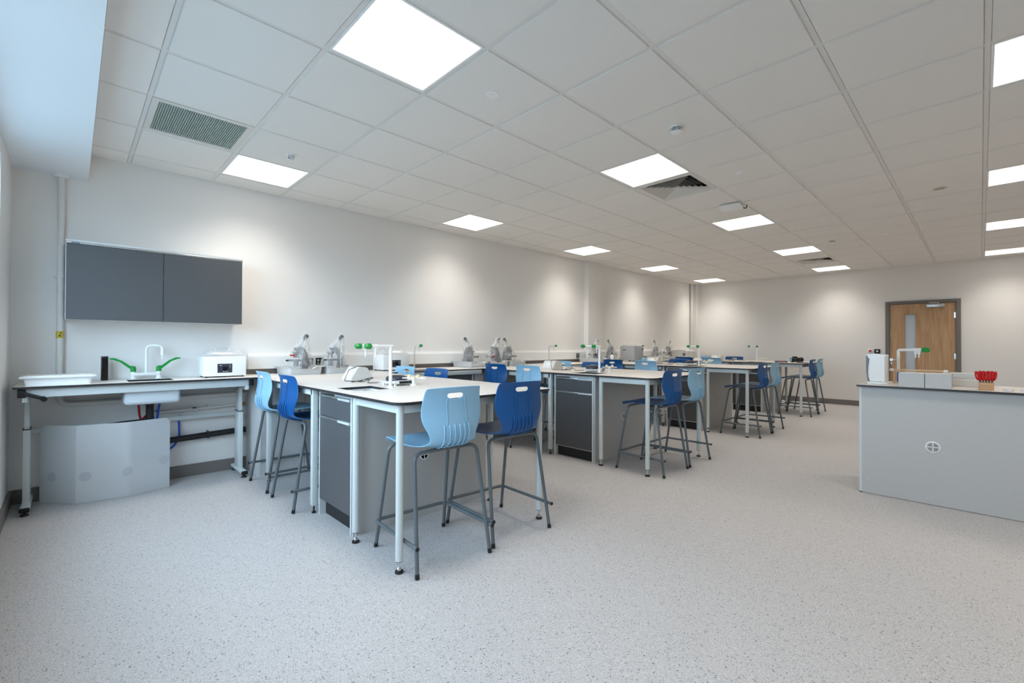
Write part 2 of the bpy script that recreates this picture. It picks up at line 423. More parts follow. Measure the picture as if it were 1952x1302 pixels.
# ---------------------------------------------------------------- ceiling fixtures
rowname = {-1: 'nearest the window bulkhead', 3: 'second from the bulkhead', 7: 'third from the bulkhead', 11: 'fourth from the bulkhead', 15: 'beside the far wall'}
colname = {-4: 'over the wall bench', 0: 'in the middle column', 4: 'in the right-hand column', 8: 'out of view to the right'}
lamp = thing('ceiling_light', 'x', 'ceiling light', (0, 0, 2.75))
b = MB(); a0, a1 = .013, .587; e = .026
for q in ((a0, a1, a0, e), (a0, a1, .6-e, a1), (a0, e, e, .6-e), (.6-e, a1, e, .6-e)): b.box(q[0]-.3, q[1]-.3, q[2]-.3, q[3]-.3, -.003, .03, 'white')
b.box(-.287, .287, -.287, .287, .03, .05, 'white'); b.build('frame', lamp, smooth=False)
b = MB(); b.box(-.3+e, .3-e, -.3+e, .3-e, .0, .006, 'diffuser'); b.build('diffuser', lamp, smooth=False)
ldat = bpy.data.lights.new('panel_light', 'AREA'); ldat.shape = 'SQUARE'; ldat.size = .54; ldat.energy = PANEL_W; ldat.color = PANEL_COL; ldat.spread = math.radians(PANEL_SPREAD)
lob = bpy.data.objects.new('panel_light', ldat); C.objects.link(lob); lob.parent = lamp; lob.location = (0, 0, -.006)
for n, (i, j) in enumerate(LIGHTS):
    L = 'square white LED panel %s, %s' % (colname[i], rowname[j])
    if n == 0: lamp.location = (i*T+.3, j*T+.3, 2.75); lamp['label'] = L; lamp['group'] = 'square ceiling light panels'
    else: dup(lamp, (i*T+.3, j*T+.3, 2.75), label=L)

def diffuser4(i, j, label):
    t = thing('air_diffuser', label, 'air vent', (i*T+.3, j*T+.3, 2.75), group='four-way air diffusers')
    b = MB(); b.box(-.287, .287, -.287, .287, .05, .06, 'black'); b.build('plenum', t, smooth=False)
    b = MB()
    def ring(r0, z0, r1, z1):
        P = [[(sx*r, sy*r, z) for sx, sy in ((-1, -1), (1, -1), (1, 1), (-1, 1))] for r, z in ((r0, z0), (r1, z1))]
        for k in range(4):
            q = [P[0][k], P[0][(k+1) % 4], P[1][(k+1) % 4], P[1][k]]
            b.poly(q, 'off_white')
    ring(.287, .0, .25, -.004); ring(.287, .0, .287, .03)
    rr = .25
    for k in range(6):
        ring(rr, -.004, rr-.032, .026); rr -= .04
    b.poly([(-.02, -.02, -.003), (.02, -.02, -.003), (.02, .02, -.003), (-.02, .02, -.003)], 'off_white')
    b.build('louvre', t, smooth=False)
diffuser4(0, 4, 'square off-white louvred air diffuser next to a light panel, nearer one')
diffuser4(0, 13, 'square off-white louvred air diffuser between the two farthest panels')
t = thing('return_grille', 'grey-green slatted air grille in the ceiling at upper left', 'air vent', (-1.5, -.9, 2.75))
b = MB(); 
for q in ((-.287, .287, -.287, -.25), (-.287, .287, .25, .287), (-.287, -.25, -.25, .25), (.25, .287, -.25, .25)): b.box(*q, -.004, .0119, 'off_white')
b.build('frame', t, smooth=False)
b = MB(); b.box(-.287, .287, -.287, .287, .012, .02, 'grille'); b.build('backing', t, smooth=False)
b = MB()
for k in range(40): y = -.244+k*.0125; b.box(-.25, .25, y, y+.005, .0, .012, 'grille')
b.build('slat', t, smooth=False)

def ceilthing(name, x, y, label, cat, fn):
    t = thing(name, label, cat, (x, y, 2.745)); fn(t); return t
def smoke(t):
    b = MB(); b.lathe([(.052, 0), (.052, -.012), (.05, -.016)], (0, 0, 0), 'white', 24); b.build('base', t)
    b = MB(); b.lathe([(.036, -.016), (.036, -.024)], (0, 0, 0), 'black', 24); b.lathe([(.044, -.024), (.044, -.027)], (0, 0, 0), 'white', 24); b.lathe([(.034, -.027), (.034, -.034)], (0, 0, 0), 'black', 24)
    b.lathe([(.040, -.034), (.036, -.04), (.018, -.05), (0, -.052)], (0, 0, 0), 'white', 24)
    for k in range(6):
        a = k*PI/3; b.box(math.cos(a)*.04-.002, math.cos(a)*.04+.002, math.sin(a)*.04-.002, math.sin(a)*.04+.002, -.036, -.014, 'white')
    b.build('sensing_head', t)
s1 = ceilthing('smoke_detector', 1.48*T, 2.5*T, 'round white smoke detector with black slots, in a tile before the near diffuser', 'smoke detector', smoke)
dup(s1, (1.46*T, 10.6*T, 2.745), label='distant round smoke detector with black slots near the far wall ceiling')
def dome(t):
    b = MB(); b.lathe([(.04, 0), (.04, -.006), (.034, -.008)], (0, 0, 0), 'white', 24); b.build('base', t)
    b = MB(); b.lathe([(.026, -.008), (.024, -.024), (.014, -.036), (0, -.04)], (0, 0, 0), 'grey_plastic', 20); b.box(.002, .007, -.024, -.012, -.036, -.018, 'black'); b.build('lens', t)
ceilthing('motion_sensor', -2.52*T, -.45*T, 'small white domed motion sensor beside the light over the sink desk', 'sensor', dome)
def flat(t):
    b = MB(); b.lathe([(.042, 0), (.04, -.005), (.012, -.006), (.012, -.009), (0, -.009)], (0, 0, 0), 'white', 24); b.build('disc', t)
ceilthing('ceiling_sensor', .49*T, .5*T, 'flat white disc sensor in the tile beside the largest light panel', 'sensor', flat)
def flat2(t):
    b = MB(); b.lathe([(.04, 0), (.036, -.01), (.02, -.02), (0, -.022)], (0, 0, 0), 'white', 24); b.build('cover', t)
ceilthing('ceiling_sensor', 1.48*T, 4.5*T, 'small white round ceiling sensor right of the near diffuser', 'sensor', flat2)
def spot(t):
    b = MB(); b.lathe([(.05, 0), (.048, -.004), (.04, -.004)], (0, 0, 0), 'alu', 24); b.lathe([(.038, -.002), (0, -.003)], (0, 0, 0), 'steel_dark', 24); b.build('lens', t)
ceilthing('ceiling_downlight', 3.5*T, 7.5*T, 'small round grey recessed fitting in the right-hand tiles', 'downlight', spot)
ceilthing('ceiling_sensor', 2.47*T, 10.7*T, 'faint white disc on the distant right-hand tiles', 'sensor', flat2)
t = thing('wireless_access_point', 'white rounded box on the ceiling grid with a short dark cable', 'access point', (.8*T, 6.02*T, 2.745), .15)
b = MB(); b.box(-.11, .11, -.09, .09, -.045, -.004, 'white', bev=.02, seg=3); b.build('housing', t)
b = MB(); b.box(-.10, .10, .08, .10, -.01, 0, 'black'); b.tube(rpath([(.09, .09, -.02), (.13, .12, -.035), (.14, .10, -.001)], .02), .005, 'black'); b.build('cable', t)

# ---------------------------------------------------------------- wall services
def run(name, pts, r, m, label, cat, seg=12, rad=.05):
    b = MB(); b.tube(rpath(pts, rad), r, m, seg); return tag(b.build(name, loc=Vector(pts[0])), label, cat)
p = thing('soil_pipe', 'white vertical pipe left of the wall cabinet, turning along the wall under the desk', 'pipe', (XL+.05, -1.605, .72))
b = MB(p.location); b.tube(rpath([(XL+.05, -1.605, ZB), (XL+.05, -1.605, .73), (XL+.05, -.30, .73)], .07), .021, 'off_white', 14); b.build('pipe_run', p)
b = MB(p.location); b.lathe([(.045, 0), (.045, -.012), (.03, -.02)], (XL+.05, -1.605, ZB), 'white'); b.build('ceiling_collar', p)
for z in (1.72,):
    b = MB(p.location); b.lathe([(.024, 0), (.026, .006), (.024, .012)], (XL+.05, -1.605, z), 'off_white'); b.cyl((XL, -1.605, z+.006), (XL+.04, -1.605, z+.006), .006, 'off_white'); b.cyl((XL+.05, -1.64, z+.006), (XL+.05, -1.57, z+.006), .004, 'off_white'); b.build('pipe_clip', p)
b = MB(p.location); b.lathe([(.0222, 0), (.0222, .055)], (XL+.05, -1.605, 1.25), 'yellow', 16); b.box(XL+.0655, XL+.0735, -1.61, -1.60, 1.262, 1.275, 'black'); b.box(XL+.066, XL+.0735, -1.603, -1.598, 1.28, 1.297, 'black'); tag(b.build('pipe_label', p), 'yellow label band with black marks')
for y in (-1.30, -.62):
    b = MB(p.location); b.cyl((XL, y, .73), (XL+.04, y, .73), .006, 'off_white'); b.lathe([(.024, -.006), (.024, .006)], (XL+.05, y, .73), 'off_white', axis='y'); b.build('pipe_clip', p)
for nm, yy, rr in (('riser_pipe', 9.56, .035), ('riser_pipe', 9.665, .016)):
    b = MB(); b.cyl((XL+.045, yy, .915), (XL+.045, yy, H), rr, 'off_white', 16)
    tag(b.build(nm, loc=(XL+.045, yy, .915)), 'thick white vertical pipe in the far left corner' if rr > .02 else 'thin white vertical pipe beside the thick corner one', 'pipe')
# trunking
b = MB()
for (y0, y1, off) in ((-.29, 5.15, 0), (5.15, 5.67, .1), (5.67, 9.5, 0)):
    b.prism([(XL+off, .962), (XL+off+.055, .962), (XL+off+.055, 1.088), (XL+off+.04, 1.118), (XL+off, 1.118)], 'y', y0, y1, 'white')
tr = tag(b.build('wall_trunking', loc=(XL, -.29, .962), smooth=False), 'long white dado trunking fixed along the wall above the bench', 'trunking')
def sock(y, lab, m='black', dx=.055, z=1.02):
    b = MB(); x = XL+dx
    b.box(x, x+.008, y-.043, y+.043, z-.043, z+.043, m, bev=.004)
    for yy in (-.018, .018):
        b.box(x+.0075, x+.0095, y+yy-.006, y+yy+.006, z-.022, z-.008, 'white'); b.box(x+.0075, x+.011, y+yy-.007, y+yy+.007, z+.008, z+.026, 'white')
    return tag(b.build('socket_outlet', loc=(x, y, z)), lab, 'socket', 'black sockets on the trunking')
sock(.285, 'black square socket on the trunking just right of the first bagged microscope')
sock(.40, 'black square socket on the trunking behind the second bagged microscope')
sock(4.95, 'black square socket on the trunking left of the pilaster microscopes')
sock(2.5, 'black square socket hidden behind the bagged microscopes at the second bench')

# far wall switches
t = thing('emergency_stop', 'white wall plate with a red push button beside the door', 'button', (.837, YF, 1.115))
b = MB(); b.box(-.043, .043, -.014, 0, -.043, .043, 'white', bev=.004); b.build('plate', t)
b = MB(); b.lathe([(.014, -.014), (.014, -.028), (.024, -.028), (.024, -.04), (.018, -.046), (0, -.046)], (0, 0, 0), 'red', axis='y'); b.build('push_button', t)
t = thing('key_switch', 'dark grey wall unit with a white centre beside the red button', 'switch', (.944, YF, 1.108))
b = MB(); b.box(-.045, .045, -.02, 0, -.045, .045, 'black', bev=.004); b.build('housing', t)
b = MB(); b.lathe([(.017, -.02), (.017, -.026), (0, -.026)], (0, 0, .004), 'white', axis='y'); b.build('key_face', t)

# ---------------------------------------------------------------- wall cabinet over the sink desk
t = thing('wall_cabinet', 'long wall cabinet with two dark grey doors above the sink desk', 'cabinet', (XL, -1.577, 1.39))
b = MB(t.location); x1 = -2.378
b.box(XL, x1, -1.577, -1.56, 1.39, 1.975, 'carcass'); b.box(XL, x1, -.427, -.41, 1.39, 1.975, 'carcass')
b.box(XL, x1, -1.56, -.427, 1.39, 1.407, 'carcass'); b.box(XL, x1+.016, -1.577, -.41, 1.975, 1.99, 'carcass'); b.box(XL, XL+.012, -1.56, -.427, 1.407, 1.975, 'carcass'); b.box(XL+.02, x1, -1.0, -.985, 1.407, 1.975, 'carcass')
b.build('carcass', t, smooth=False)
for (y0, y1) in ((-1.572, -.996), (-.990, -.415)):
    b = MB(t.location); b.box(x1, x1+.018, y0, y1, 1.392, 1.958, 'door_grey', bev=.0015, seg=1); b.build('door', t)
b = MB(t.location); b.box(x1-.002, x1+.0175, -1.575, -.412, 1.960, 1.9745, 'alu', bev=.002, seg=1); b.box(x1+.016, x1+.0185, -1.545, -1.50, 1.962, 1.974, 'disc_grey'); b.build('handle_rail', t)

# ---------------------------------------------------------------- height adjustable sink desk
t = thing('adjustable_desk', 'height-adjustable sink desk with pale steel legs against the left wall', 'desk', (-2.45, -1.07, 0))
o = t.location; DZ0, DZ1 = .896, .911; dxf = -2.165; dy0, dy1 = -1.822, -.345
b = MB(o); b.slab(XL+.004, dxf, dy0, dy1, DZ0, DZ1, 'top_white', 'top_edge', (-2.50, -2.262, -1.215, -.925)); b.build('worktop', t, smooth=False)
b = MB(o); b.box(-2.235, -2.20, dy0+.04, dy1-.03, .832, DZ0, 'frame', bev=.004); b.build('front_beam', t)
b = MB(o); b.box(-2.65, -2.615, dy0+.04, dy1-.03, .832, DZ0, 'frame', bev=.004); b.build('rear_beam', t)
for y in (dy0+.04, dy1-.03):
    b = MB(o); b.box(-2.24, -2.193, y-.02, y+.02, .834, DZ0-.004, 'black', bev=.003); b.build('end_cap', t)
for y in (-1.766, -.405):
    b = MB(o); b.box(-2.54, -2.42, y-.014, y+.014, .50, .84, 'frame', bev=.004); b.box(-2.61, -2.20, y-.014, y+.014, .80, .838, 'frame', bev=.004); b.build('inner_column', t)
    b = MB(o); b.box(-2.55, -2.41, y-.019, y+.019, .055, .585, 'frame', bev=.005); b.box(-2.552, -2.408, y-.021, y+.021, .583, .589, 'black'); b.box(-2.63, -2.53, y-.012, y+.012, .535, .56, 'frame'); b.build('outer_column', t)
    b = MB(o); b.box(-2.66, -2.27, y-.026, y+.026, .028, .062, 'frame', bev=.012, seg=3); f_ = b.build('foot_bar', t)
    b = MB(o); b.box(-2.275, -2.262, y-.026, y+.026, .027, .06, 'black', bev=.01, seg=3); b.build('end_cap', f_)
    for x in (-2.29, -2.63):
        b = MB(o); b.lathe([(.022, 0), (.024, .004), (.02, .012), (.006, .012), (.006, .03)], (x, y, 0), 'black'); b.build('foot_pad', f_)
b = MB(o); b.box(-2.63, -2.61, -1.766, -.405, .53, .565, 'frame', bev=.003); b.build('cross_bar', t)
b = MB(o); b.tube([(-2.20, -1.765, .862), (-2.17, -1.765, .862)], .014, 'black'); b.tube([(-2.172, -1.765, .862), (-2.168, -1.68, .828)], .014, 'black', r1=.012); b.tube([(-2.168, -1.68, .828), (-2.15, -1.67, .818)], .017, 'black'); b.build('crank_handle', t)
b = MB(o)     # sink basin
def basin(b, x0, x1, y0, y1, z0, z1, m, wt=.012, seg=3):
    b.box(x0, x1, y0, y0+wt, z0, z1, m); b.box(x0, x1, y1-wt, y1, z0, z1, m); b.box(x0, x0+wt, y0+wt, y1-wt, z0, z1, m); b.box(x1-wt, x1, y0+wt, y1-wt, z0, z1, m)
    b.box(x0, x1, y0, y1, z0-wt, z0, m)
b.box(-2.55, -2.24, -1.245, -.885, .725, .895, 'sink', bev=.03, seg=4)
bw = b.bm
top = [f for f in bw.faces if f.normal.z > .9 and abs(f.calc_center_median().z-.895) < .002 and f.calc_area() > .05]
bmesh.ops.inset_region(bw, faces=top, thickness=.03); bmesh.ops.translate(bw, vec=(0, 0, -.15), verts=list({v for f in top for v in f.verts}))
b.build('sink_basin', t)
b = MB(o); b.cyl((-2.46, -1.065, .60), (-2.46, -1.065, .72), .027, 'black', 18); b.cyl((-2.46, -1.065, .70), (-2.46, -1.065, .716), .034, 'black', 18); b.cyl((-2.46, -1.065, .56), (-2.46, -1.065, .60), .031, 'black', 18)
b.tube(rpath([(-2.46, -1.065, .60), (-2.46, -1.065, .57), (-2.49, -1.25, .56), (-2.52, -1.5, .53)], .04), .018, 'black', 14); b.build('waste_trap', t)

# under-desk pipework on the wall
def pipe(pts, r, m, label, clips=(), name='pipe', rad=.04):
    t = thing(name, label, 'pipe', pts[0]); b = MB(t.location); b.tube(rpath(pts, rad), r, m, 14); b.build('pipe_run', t)
    for q in clips:
        b = MB(t.location); b.cyl((XL, q[1], q[2]+r+.006), (q[0], q[1], q[2]+r+.006), .005, m); b.box(q[0]-r-.003, q[0]+r+.003, q[1]-.006, q[1]+.006, q[2]-r-.004, q[2]+r+.008, m, bev=.003); b.build('pipe_clip', t)
    return t
q = pipe([(XL+.04, -1.02, .605), (XL+.04, -.32, .625)], .012, 'off_white', 'thin white water pipe with small valves under the sink desk', [(XL+.04, -.62, .616)], 'water_pipe')
for y in (-.985, -.72):
    b = MB(q.location); b.cyl((XL+.04, y-.025, .607), (XL+.04, y+.025, .609), .012, 'chrome', 8); b.box(XL+.035, XL+.065, y-.02, y+.005, .62, .628, 'black'); b.build('valve', q)
b = MB(q.location); b.cyl((XL+.04, -.84, .61), (XL+.04, -.84, .545), .008, 'off_white'); b.cyl((XL+.04, -.84, .545), (XL+.04, -.84, .52), .011, 'chrome', 8); b.build('tee_branch', q)
for z in (.73, .63):
    b = MB(); b.lathe([(.016, 0), (.016, .012), (.01, .014), (.01, .026), (0, .026)], (XL+.05, -.342, z), 'brass', 12, axis='y'); tag(b.build('pipe_union', loc=(XL+.05, -.342, z)), 'upper brass pipe union beside the desk leg' if z > .7 else 'lower brass pipe union beside the desk leg', 'pipe fitting')
pipe([(XL+.045, -1.5, .325), (XL+.045, -.31, .378)], .027, 'black', 'thick black waste pipe low on the wall under the sink desk', [(XL+.045, -.62, .364)], 'waste_pipe')
def hose(pts, m, lab):
    b = MB(); b.tube(rpath(pts, .12, 8), .0085, m, 12); tag(b.build('hose', loc=pts[-1]), lab, 'hose')
hose([(-2.49, -1.135, .71), (-2.49, -1.13, .62), (-2.50, -1.10, .50), (-2.53, -1.02, .36)], 'red_hose', 'short red hose hanging down left of the black sink trap')
hose([(-2.46, -1.0, .71), (-2.47, -1.01, .62), (-2.49, -1.02, .52), (-2.52, -1.05, .40)], 'blue_hose', 'blue hose dropping from the sink just right of the trap')
hose([(-2.65, -1.03, .603), (-2.62, -1.07, .60), (-2.55, -1.12, .55), (-2.52, -1.16, .45)], 'red_hose', 'curved red hose joining the thin white water pipe')
hose([(-2.65, -.84, .52), (-2.65, -.835, .38), (-2.64, -.88, .28), (-2.62, -1.0, .26), (-2.60, -1.15, .33)], 'blue_hose', 'blue hose looping below the water pipe to the right of the folded sheet')

# folded frosted sheet
t = thing('folded_sheet', 'folded frosted plastic sheet standing on the floor under the sink desk', 'plastic sheet', (-2.4, -1.3, 0))
b = MB(t.location); F4 = [(-2.60, -1.705), (-2.375, -1.508), (-2.325, -1.215), (-2.407, -.935)]; th = .003
hh = .588
prof = [(0, 0), (0, hh-.03), (.01, hh-.01), (.03, hh)]
def sheet(b, pts, z1):
    cols = []
    fine = []
    for k in range(3):
        a, c = Vector((*pts[k], 0)), Vector((*pts[k+1], 0))
        n = 10
        for q in range(n): fine.append(a.lerp(c, q/n))
    fine.append(Vector((*pts[3], 0)))
    L = [0]
    for a, c in zip(fine, fine[1:]): L.append(L[-1]+(c-a).length)
    R = .03
    for off in (0, th):
        row = []
        for p, l in zip(fine, L):
            dd = min(l, L[-1]-l); zt = z1 if dd >= R else z1-R+math.sqrt(max(0, R*R-(R-dd)**2))
            row.append((b.bm.verts.new((p.x-off, p.y, .002)), b.bm.verts.new((p.x-off, p.y, zt))))
        cols.append(row)
    n = len(fine)
    for row in cols:
        for k in range(n-1): b.face([row[k][0], row[k+1][0], row[k+1][1], row[k][1]], 'frosted')
    A, B_ = cols
    for k in range(n-1):
        b.face([A[k][1], A[k+1][1], B_[k+1][1], B_[k][1]], 'frosted'); b.face([A[k][0], A[k+1][0], B_[k+1][0], B_[k][0]], 'frosted')
    for k in (0, n-1): b.face([A[k][0], A[k][1], B_[k][1], B_[k][0]], 'frosted')
sheet(b, F4, hh); b.build('sheet', t)
film('faint_disc', (.45, .52, .66, 1), .84, .05, .3)
for k, (f, u) in enumerate(((0, .35), (1, .18), (2, .0), (2, .86))):
    a, c = Vector((*F4[f], 0)), Vector((*F4[f+1], 0)); p = a.lerp(c, u); dn = (c-a).normalized(); nn = Vector((dn.y, -dn.x, 0)); p -= nn*-.004
    b = MB(t.location); pts = []
    zc = .20 if k < 3 else .24
    for q in range(20):
        an = 2*PI*q/20; pts.append(p+dn*math.cos(an)*.036+Vector((0, 0, zc+math.sin(an)*.036)))
    b.poly(pts, 'faint_disc'); b.build('sucker_mark', t, smooth=False)

# ---------------------------------------------------------------- things on the sink desk
ZT = .911
def plastic_tray(name, label, loc, sx, sy, h, m, rz=0, dip=True, group=None):
    """open tray, flared walls, wide rim; the short +x side has a dipped front rim"""
    t = thing(name, label, 'tray', loc, rz, group); b = MB(); w = .004; fl = .02
    def loop(hx, hy, z, r=.02, n=4):
        o_ = []
        for sx_, sy_, a0 in ((1, -1, -PI/2), (1, 1, 0), (-1, 1, PI/2), (-1, -1, PI)):
            for k in range(n+1):
                a = a0+PI/2*k/n; o_.append(Vector((sx_*(hx-r)+r*math.cos(a), sy_*(hy-r)+r*math.sin(a), z)))
        return o_
    L = [loop(sx/2-fl, sy/2-fl, 0), loop(sx/2-.012, sy/2-.012, h-.006), loop(sx/2-.012, sy/2-.012, h-.004), loop(sx/2+.006, sy/2+.006, h-.004), loop(sx/2+.006, sy/2+.006, h), loop(sx/2-.012-w, sy/2-.012-w, h), loop(sx/2-fl-w, sy/2-fl-w, w)]
    if dip:
        for lp in L[1:6]:
            for v in lp:
                if v.x > sx/2-.05 and abs(v.y) < sy*.26: v.z -= .02
        nl = []
        for lp in L:   # add extra verts on +x side for the dip
            a = [v for v in lp]; zz = 0
            i0 = 4; p, q = a[i0], a[i0+1]
            ins = [p.lerp(q, f) for f in (.2, .3, .7, .8)]
            nl.append(a[:i0+1]+ins+a[i0+1:])
        for k, lp in enumerate(nl):
            if 1 <= k <= 5: lp[6].z -= .02; lp[7].z -= .02
        L = nl
    V = [[b.bm.verts.new(v) for v in lp] for lp in L]
    for a, c in zip(V, V[1:]):
        for k in range(len(a)): b.face([a[k], a[(k+1) % len(a)], c[(k+1) % len(a)], c[k]], m)
    b.face(V[0][::-1], m); b.face(V[-1], m)
    b.build('tray_body', t); return t
tt = plastic_tray('lidded_tray', 'shallow white lidded tray on the left end of the sink desk', (-2.33, -1.60, ZT), .26, .375, .055, 'white', dip=False)
b = MB(); b.box(-.142, .142, -.197, .197, .0555, .064, 'white', bev=.003); b.box(-.12, .12, -.175, .175, .064, .069, 'white', bev=.003); b.box(-.15, -.142, -.03, .03, .045, .06, 'white'); b.build('lid', tt)
t = thing('liquid_dispenser', 'tall narrow black box standing behind the tray', 'dispenser', (-2.58, -1.345, ZT)); b = MB(); b.box(-.022, .022, -.022, .022, 0, .195, 'black', bev=.003); b.box(.0215, .0225, -.016, .016, .01, .185, 'black_gloss'); b.build('body', t)
# lever mixer tap
t = thing('lever_mixer_tap', 'white mixer tap with long green elbow levers on the sink desk', 'tap', (-2.575, -1.08, ZT))
b = MB(); b.box(-.022, .022, -.095, .095, .028, .052, 'white', bev=.009, seg=3)
for y in (-.085, .085): b.lathe([(.026, 0), (.026, .004), (.018, .008), (.018, .06), (.016, .066), (0, .066)], (0, y, 0), 'white')
b.build('mixer_body', t)
b = MB(); b.tube(rpath([(0, 0, .04), (0, 0, .285), (.03, .105, .285), (.03, .105, .205)], .045, 8), .0105, 'white', 14); b.cyl((.03, .105, .25), (.03, .105, .20), .0125, 'white'); b.cyl((.03, .105, .2), (.03, .105, .165), .006, 'white'); b.build('spout', t)
for s in (-1, 1):
    b = MB(); y = s*.085
    b.cyl((0, y, .062), (0, y, .10), .019, 'green')
    pr = [(y-s*.0, .078), (y+s*.02, .085), (y+s*.085, .145), (y+s*.13, .165), (y+s*.15, .168), (y+s*.15, .178), (y+s*.12, .180), (y+s*.07, .155), (y+s*.02, .112), (y-s*.015, .108)]
    b.prism(pr, 'x', -.013, .013, 'green'); b.build('lever', t)
def water_bath(loc, label, rz=0):
    t = thing('water_bath', label, 'water bath', loc, rz, group='white water baths with clear lids'); b = MB()
    b.box(-.125, .125, -.165, .165, .012, .185, 'white', bev=.006, seg=2); b.build('housing', t)
    b = MB(); b.box(-.10, .10, -.14, .14, .1852, .189, 'off_white'); b.build('tank_rim', t)
    b = MB(); b.box(.1245, .128, -.062, .052, .042, .122, 'scale_dark', bev=.001, seg=1)
    b.box(.1278, .1288, -.022, .018, .06, .095, 'black_gloss')
    for y, z in ((-.045, .105), (-.037, .105), (.030, .105), (.032, .09)): b.box(.1282, .1288, y, y+.007, z, z+.004, 'white')
    for y in (-.018, -.004, .01): b.box(.1284, .1292, y, y+.006, .052, .057, 'white')
    b.build('control_panel', t)
    b = MB(); 
    b.frustum((0, 0, .19), (.215, .30), (0, 0, .205), (.215, .30), 'clear'); b.frustum((0, 0, .205), (.20, .285), (0, 0, .24), (.13, .22), 'clear', bev=.006); b.build('lid', t)
    b = MB(); b.tube(rpath([(0, -.05, .232), (0, -.05, .262), (0, .05, .262), (0, .05, .232)], .012), .005, 'clear', 8); b.build('lid_handle', t)
    for x in (-.1, .1):
        for y in (-.14, .14): 
            b = MB(); b.cyl((x, y, 0), (x, y, .013), .011, 'black', 12); b.build('foot', t)
    return t
wb1 = water_bath((-2.455, -.548, ZT), 'white water bath with black control panel at right end of the sink desk')

# ---------------------------------------------------------------- wall bench
BT0, BT1 = .894, .910
XB = -2.045
t = thing('wall_bench', 'long white-topped bench running the length of the left wall', 'bench', (XB, -.34, 0))
b = MB(t.location); b.slab(XL+.003, XB, -.34, 9.6, BT0, BT1, 'top_white', 'top_edge'); b.build('worktop', t, smooth=False)
b = MB(t.location); b.box(XL+.003, XL+.016, -.34, 5.19, BT1, .96, 'skirting'); b.box(XL+.1, XL+.116, 5.19, 5.63, BT1, .96, 'skirting'); b.box(XL+.003, XL+.016, 5.63, 9.5, BT1, .96, 'skirting'); tag(b.build('upstand', t, smooth=False), 'taupe upstand strip')
b = MB(t.location); b.box(XB-.005, XB+.012, .9, 2.2, .845, BT0, 'frame', bev=.002); b.box(XB-.005, XB+.012, 3.5, 4.78, .845, BT0, 'frame', bev=.002); b.box(XB-.005, XB+.012, 6.06, 7.36, .845, BT0, 'frame', bev=.002); b.build('front_rail', t)
def bp(*q):
    b = MB(t.location); b.box(*q, 'panel_grey' if q[1] > -2.11 else 'carcass'); b.build('back_panel', t, smooth=False)
bp(XL+.06, -2.158, -.305, -.289, 0, BT0); bp(-2.174, -2.158, -.289, .075, 0, BT0); bp(-2.174, -2.158, .079, 1.08, 0, BT0)
for k in range(4):
    y0 = -.34+2.577*k
    if k: bp(-2.174, -2.158, y0+.05, y0+1.41, 0, BT0); bp(-2.174, -2.10, y0-.10, y0+.05, 0, .845)
def cabinet(name, label, loc, rz, w, group, drawer=True, depth=.52):
    t = thing(name, label, 'cabinet', loc, rz, group)
    b = MB(); s_ = .018
    b.box(0, s_, 0, depth, 0, .885, 'frame'); b.box(w-s_, w, 0, depth, 0, .885, 'frame'); b.box(s_, w-s_, depth-.01, depth, .11, .885, 'carcass'); b.box(s_, w-s_, .02, depth-.01, .105, .117, 'carcass'); b.box(s_, w-s_, .012, depth-.01, .868, .885, 'carcass')
    b.build('carcass', t, smooth=False)
    def hr(z, par):
        b = MB(); b.box(s_+.001, w*.62, -.006, .014, z, z+.018, 'alu', bev=.003); b.box(w*.62, w-s_-.001, -.009, .014, z-.002, z+.018, 'frame', bev=.003); tag(b.build('handle_rail', par), 'pale aluminium pull strip')
    if drawer:
        b = MB(); b.box(s_+.001, w-s_-.001, -.002, .016, .712, .838, 'door_grey', bev=.0015, seg=1); d1 = b.build('drawer', t); hr(.840, d1)
        b = MB(); b.box(s_+.001, w-s_-.001, -.002, .016, .118, .690, 'door_grey', bev=.0015, seg=1); d2 = b.build('door', t); hr(.692, d2)
    else:
        b = MB(); b.box(s_+.001, w-s_-.001, -.002, .016, .118, .838, 'door_grey', bev=.0015, seg=1); d2 = b.build('door', t); hr(.840, d2)
    b = MB(); b.box(s_, w-s_, .045, .06, 0, .105, 'plinth'); b.build('plinth', t)
    return t
ordn = ['first', 'second', 'third', 'fourth']
PY = 2.577
wc = None
for k in range(3):
    for m_, (ya) in enumerate((1.09, 1.60)):
        L = 'dark-doored cabinet under the wall bench between %s and %s islands, %s one' % (ordn[k], ordn[k+1], ('nearer', 'farther')[m_])
        if wc is None: wc = cabinet('base_cabinet', L, (-2.085, ya+PY*k, 0), PI/2, .50, 'base cabinets under the wall bench', True, .53)
        else: dup(wc, (-2.085, ya+PY*k, 0), label=L)

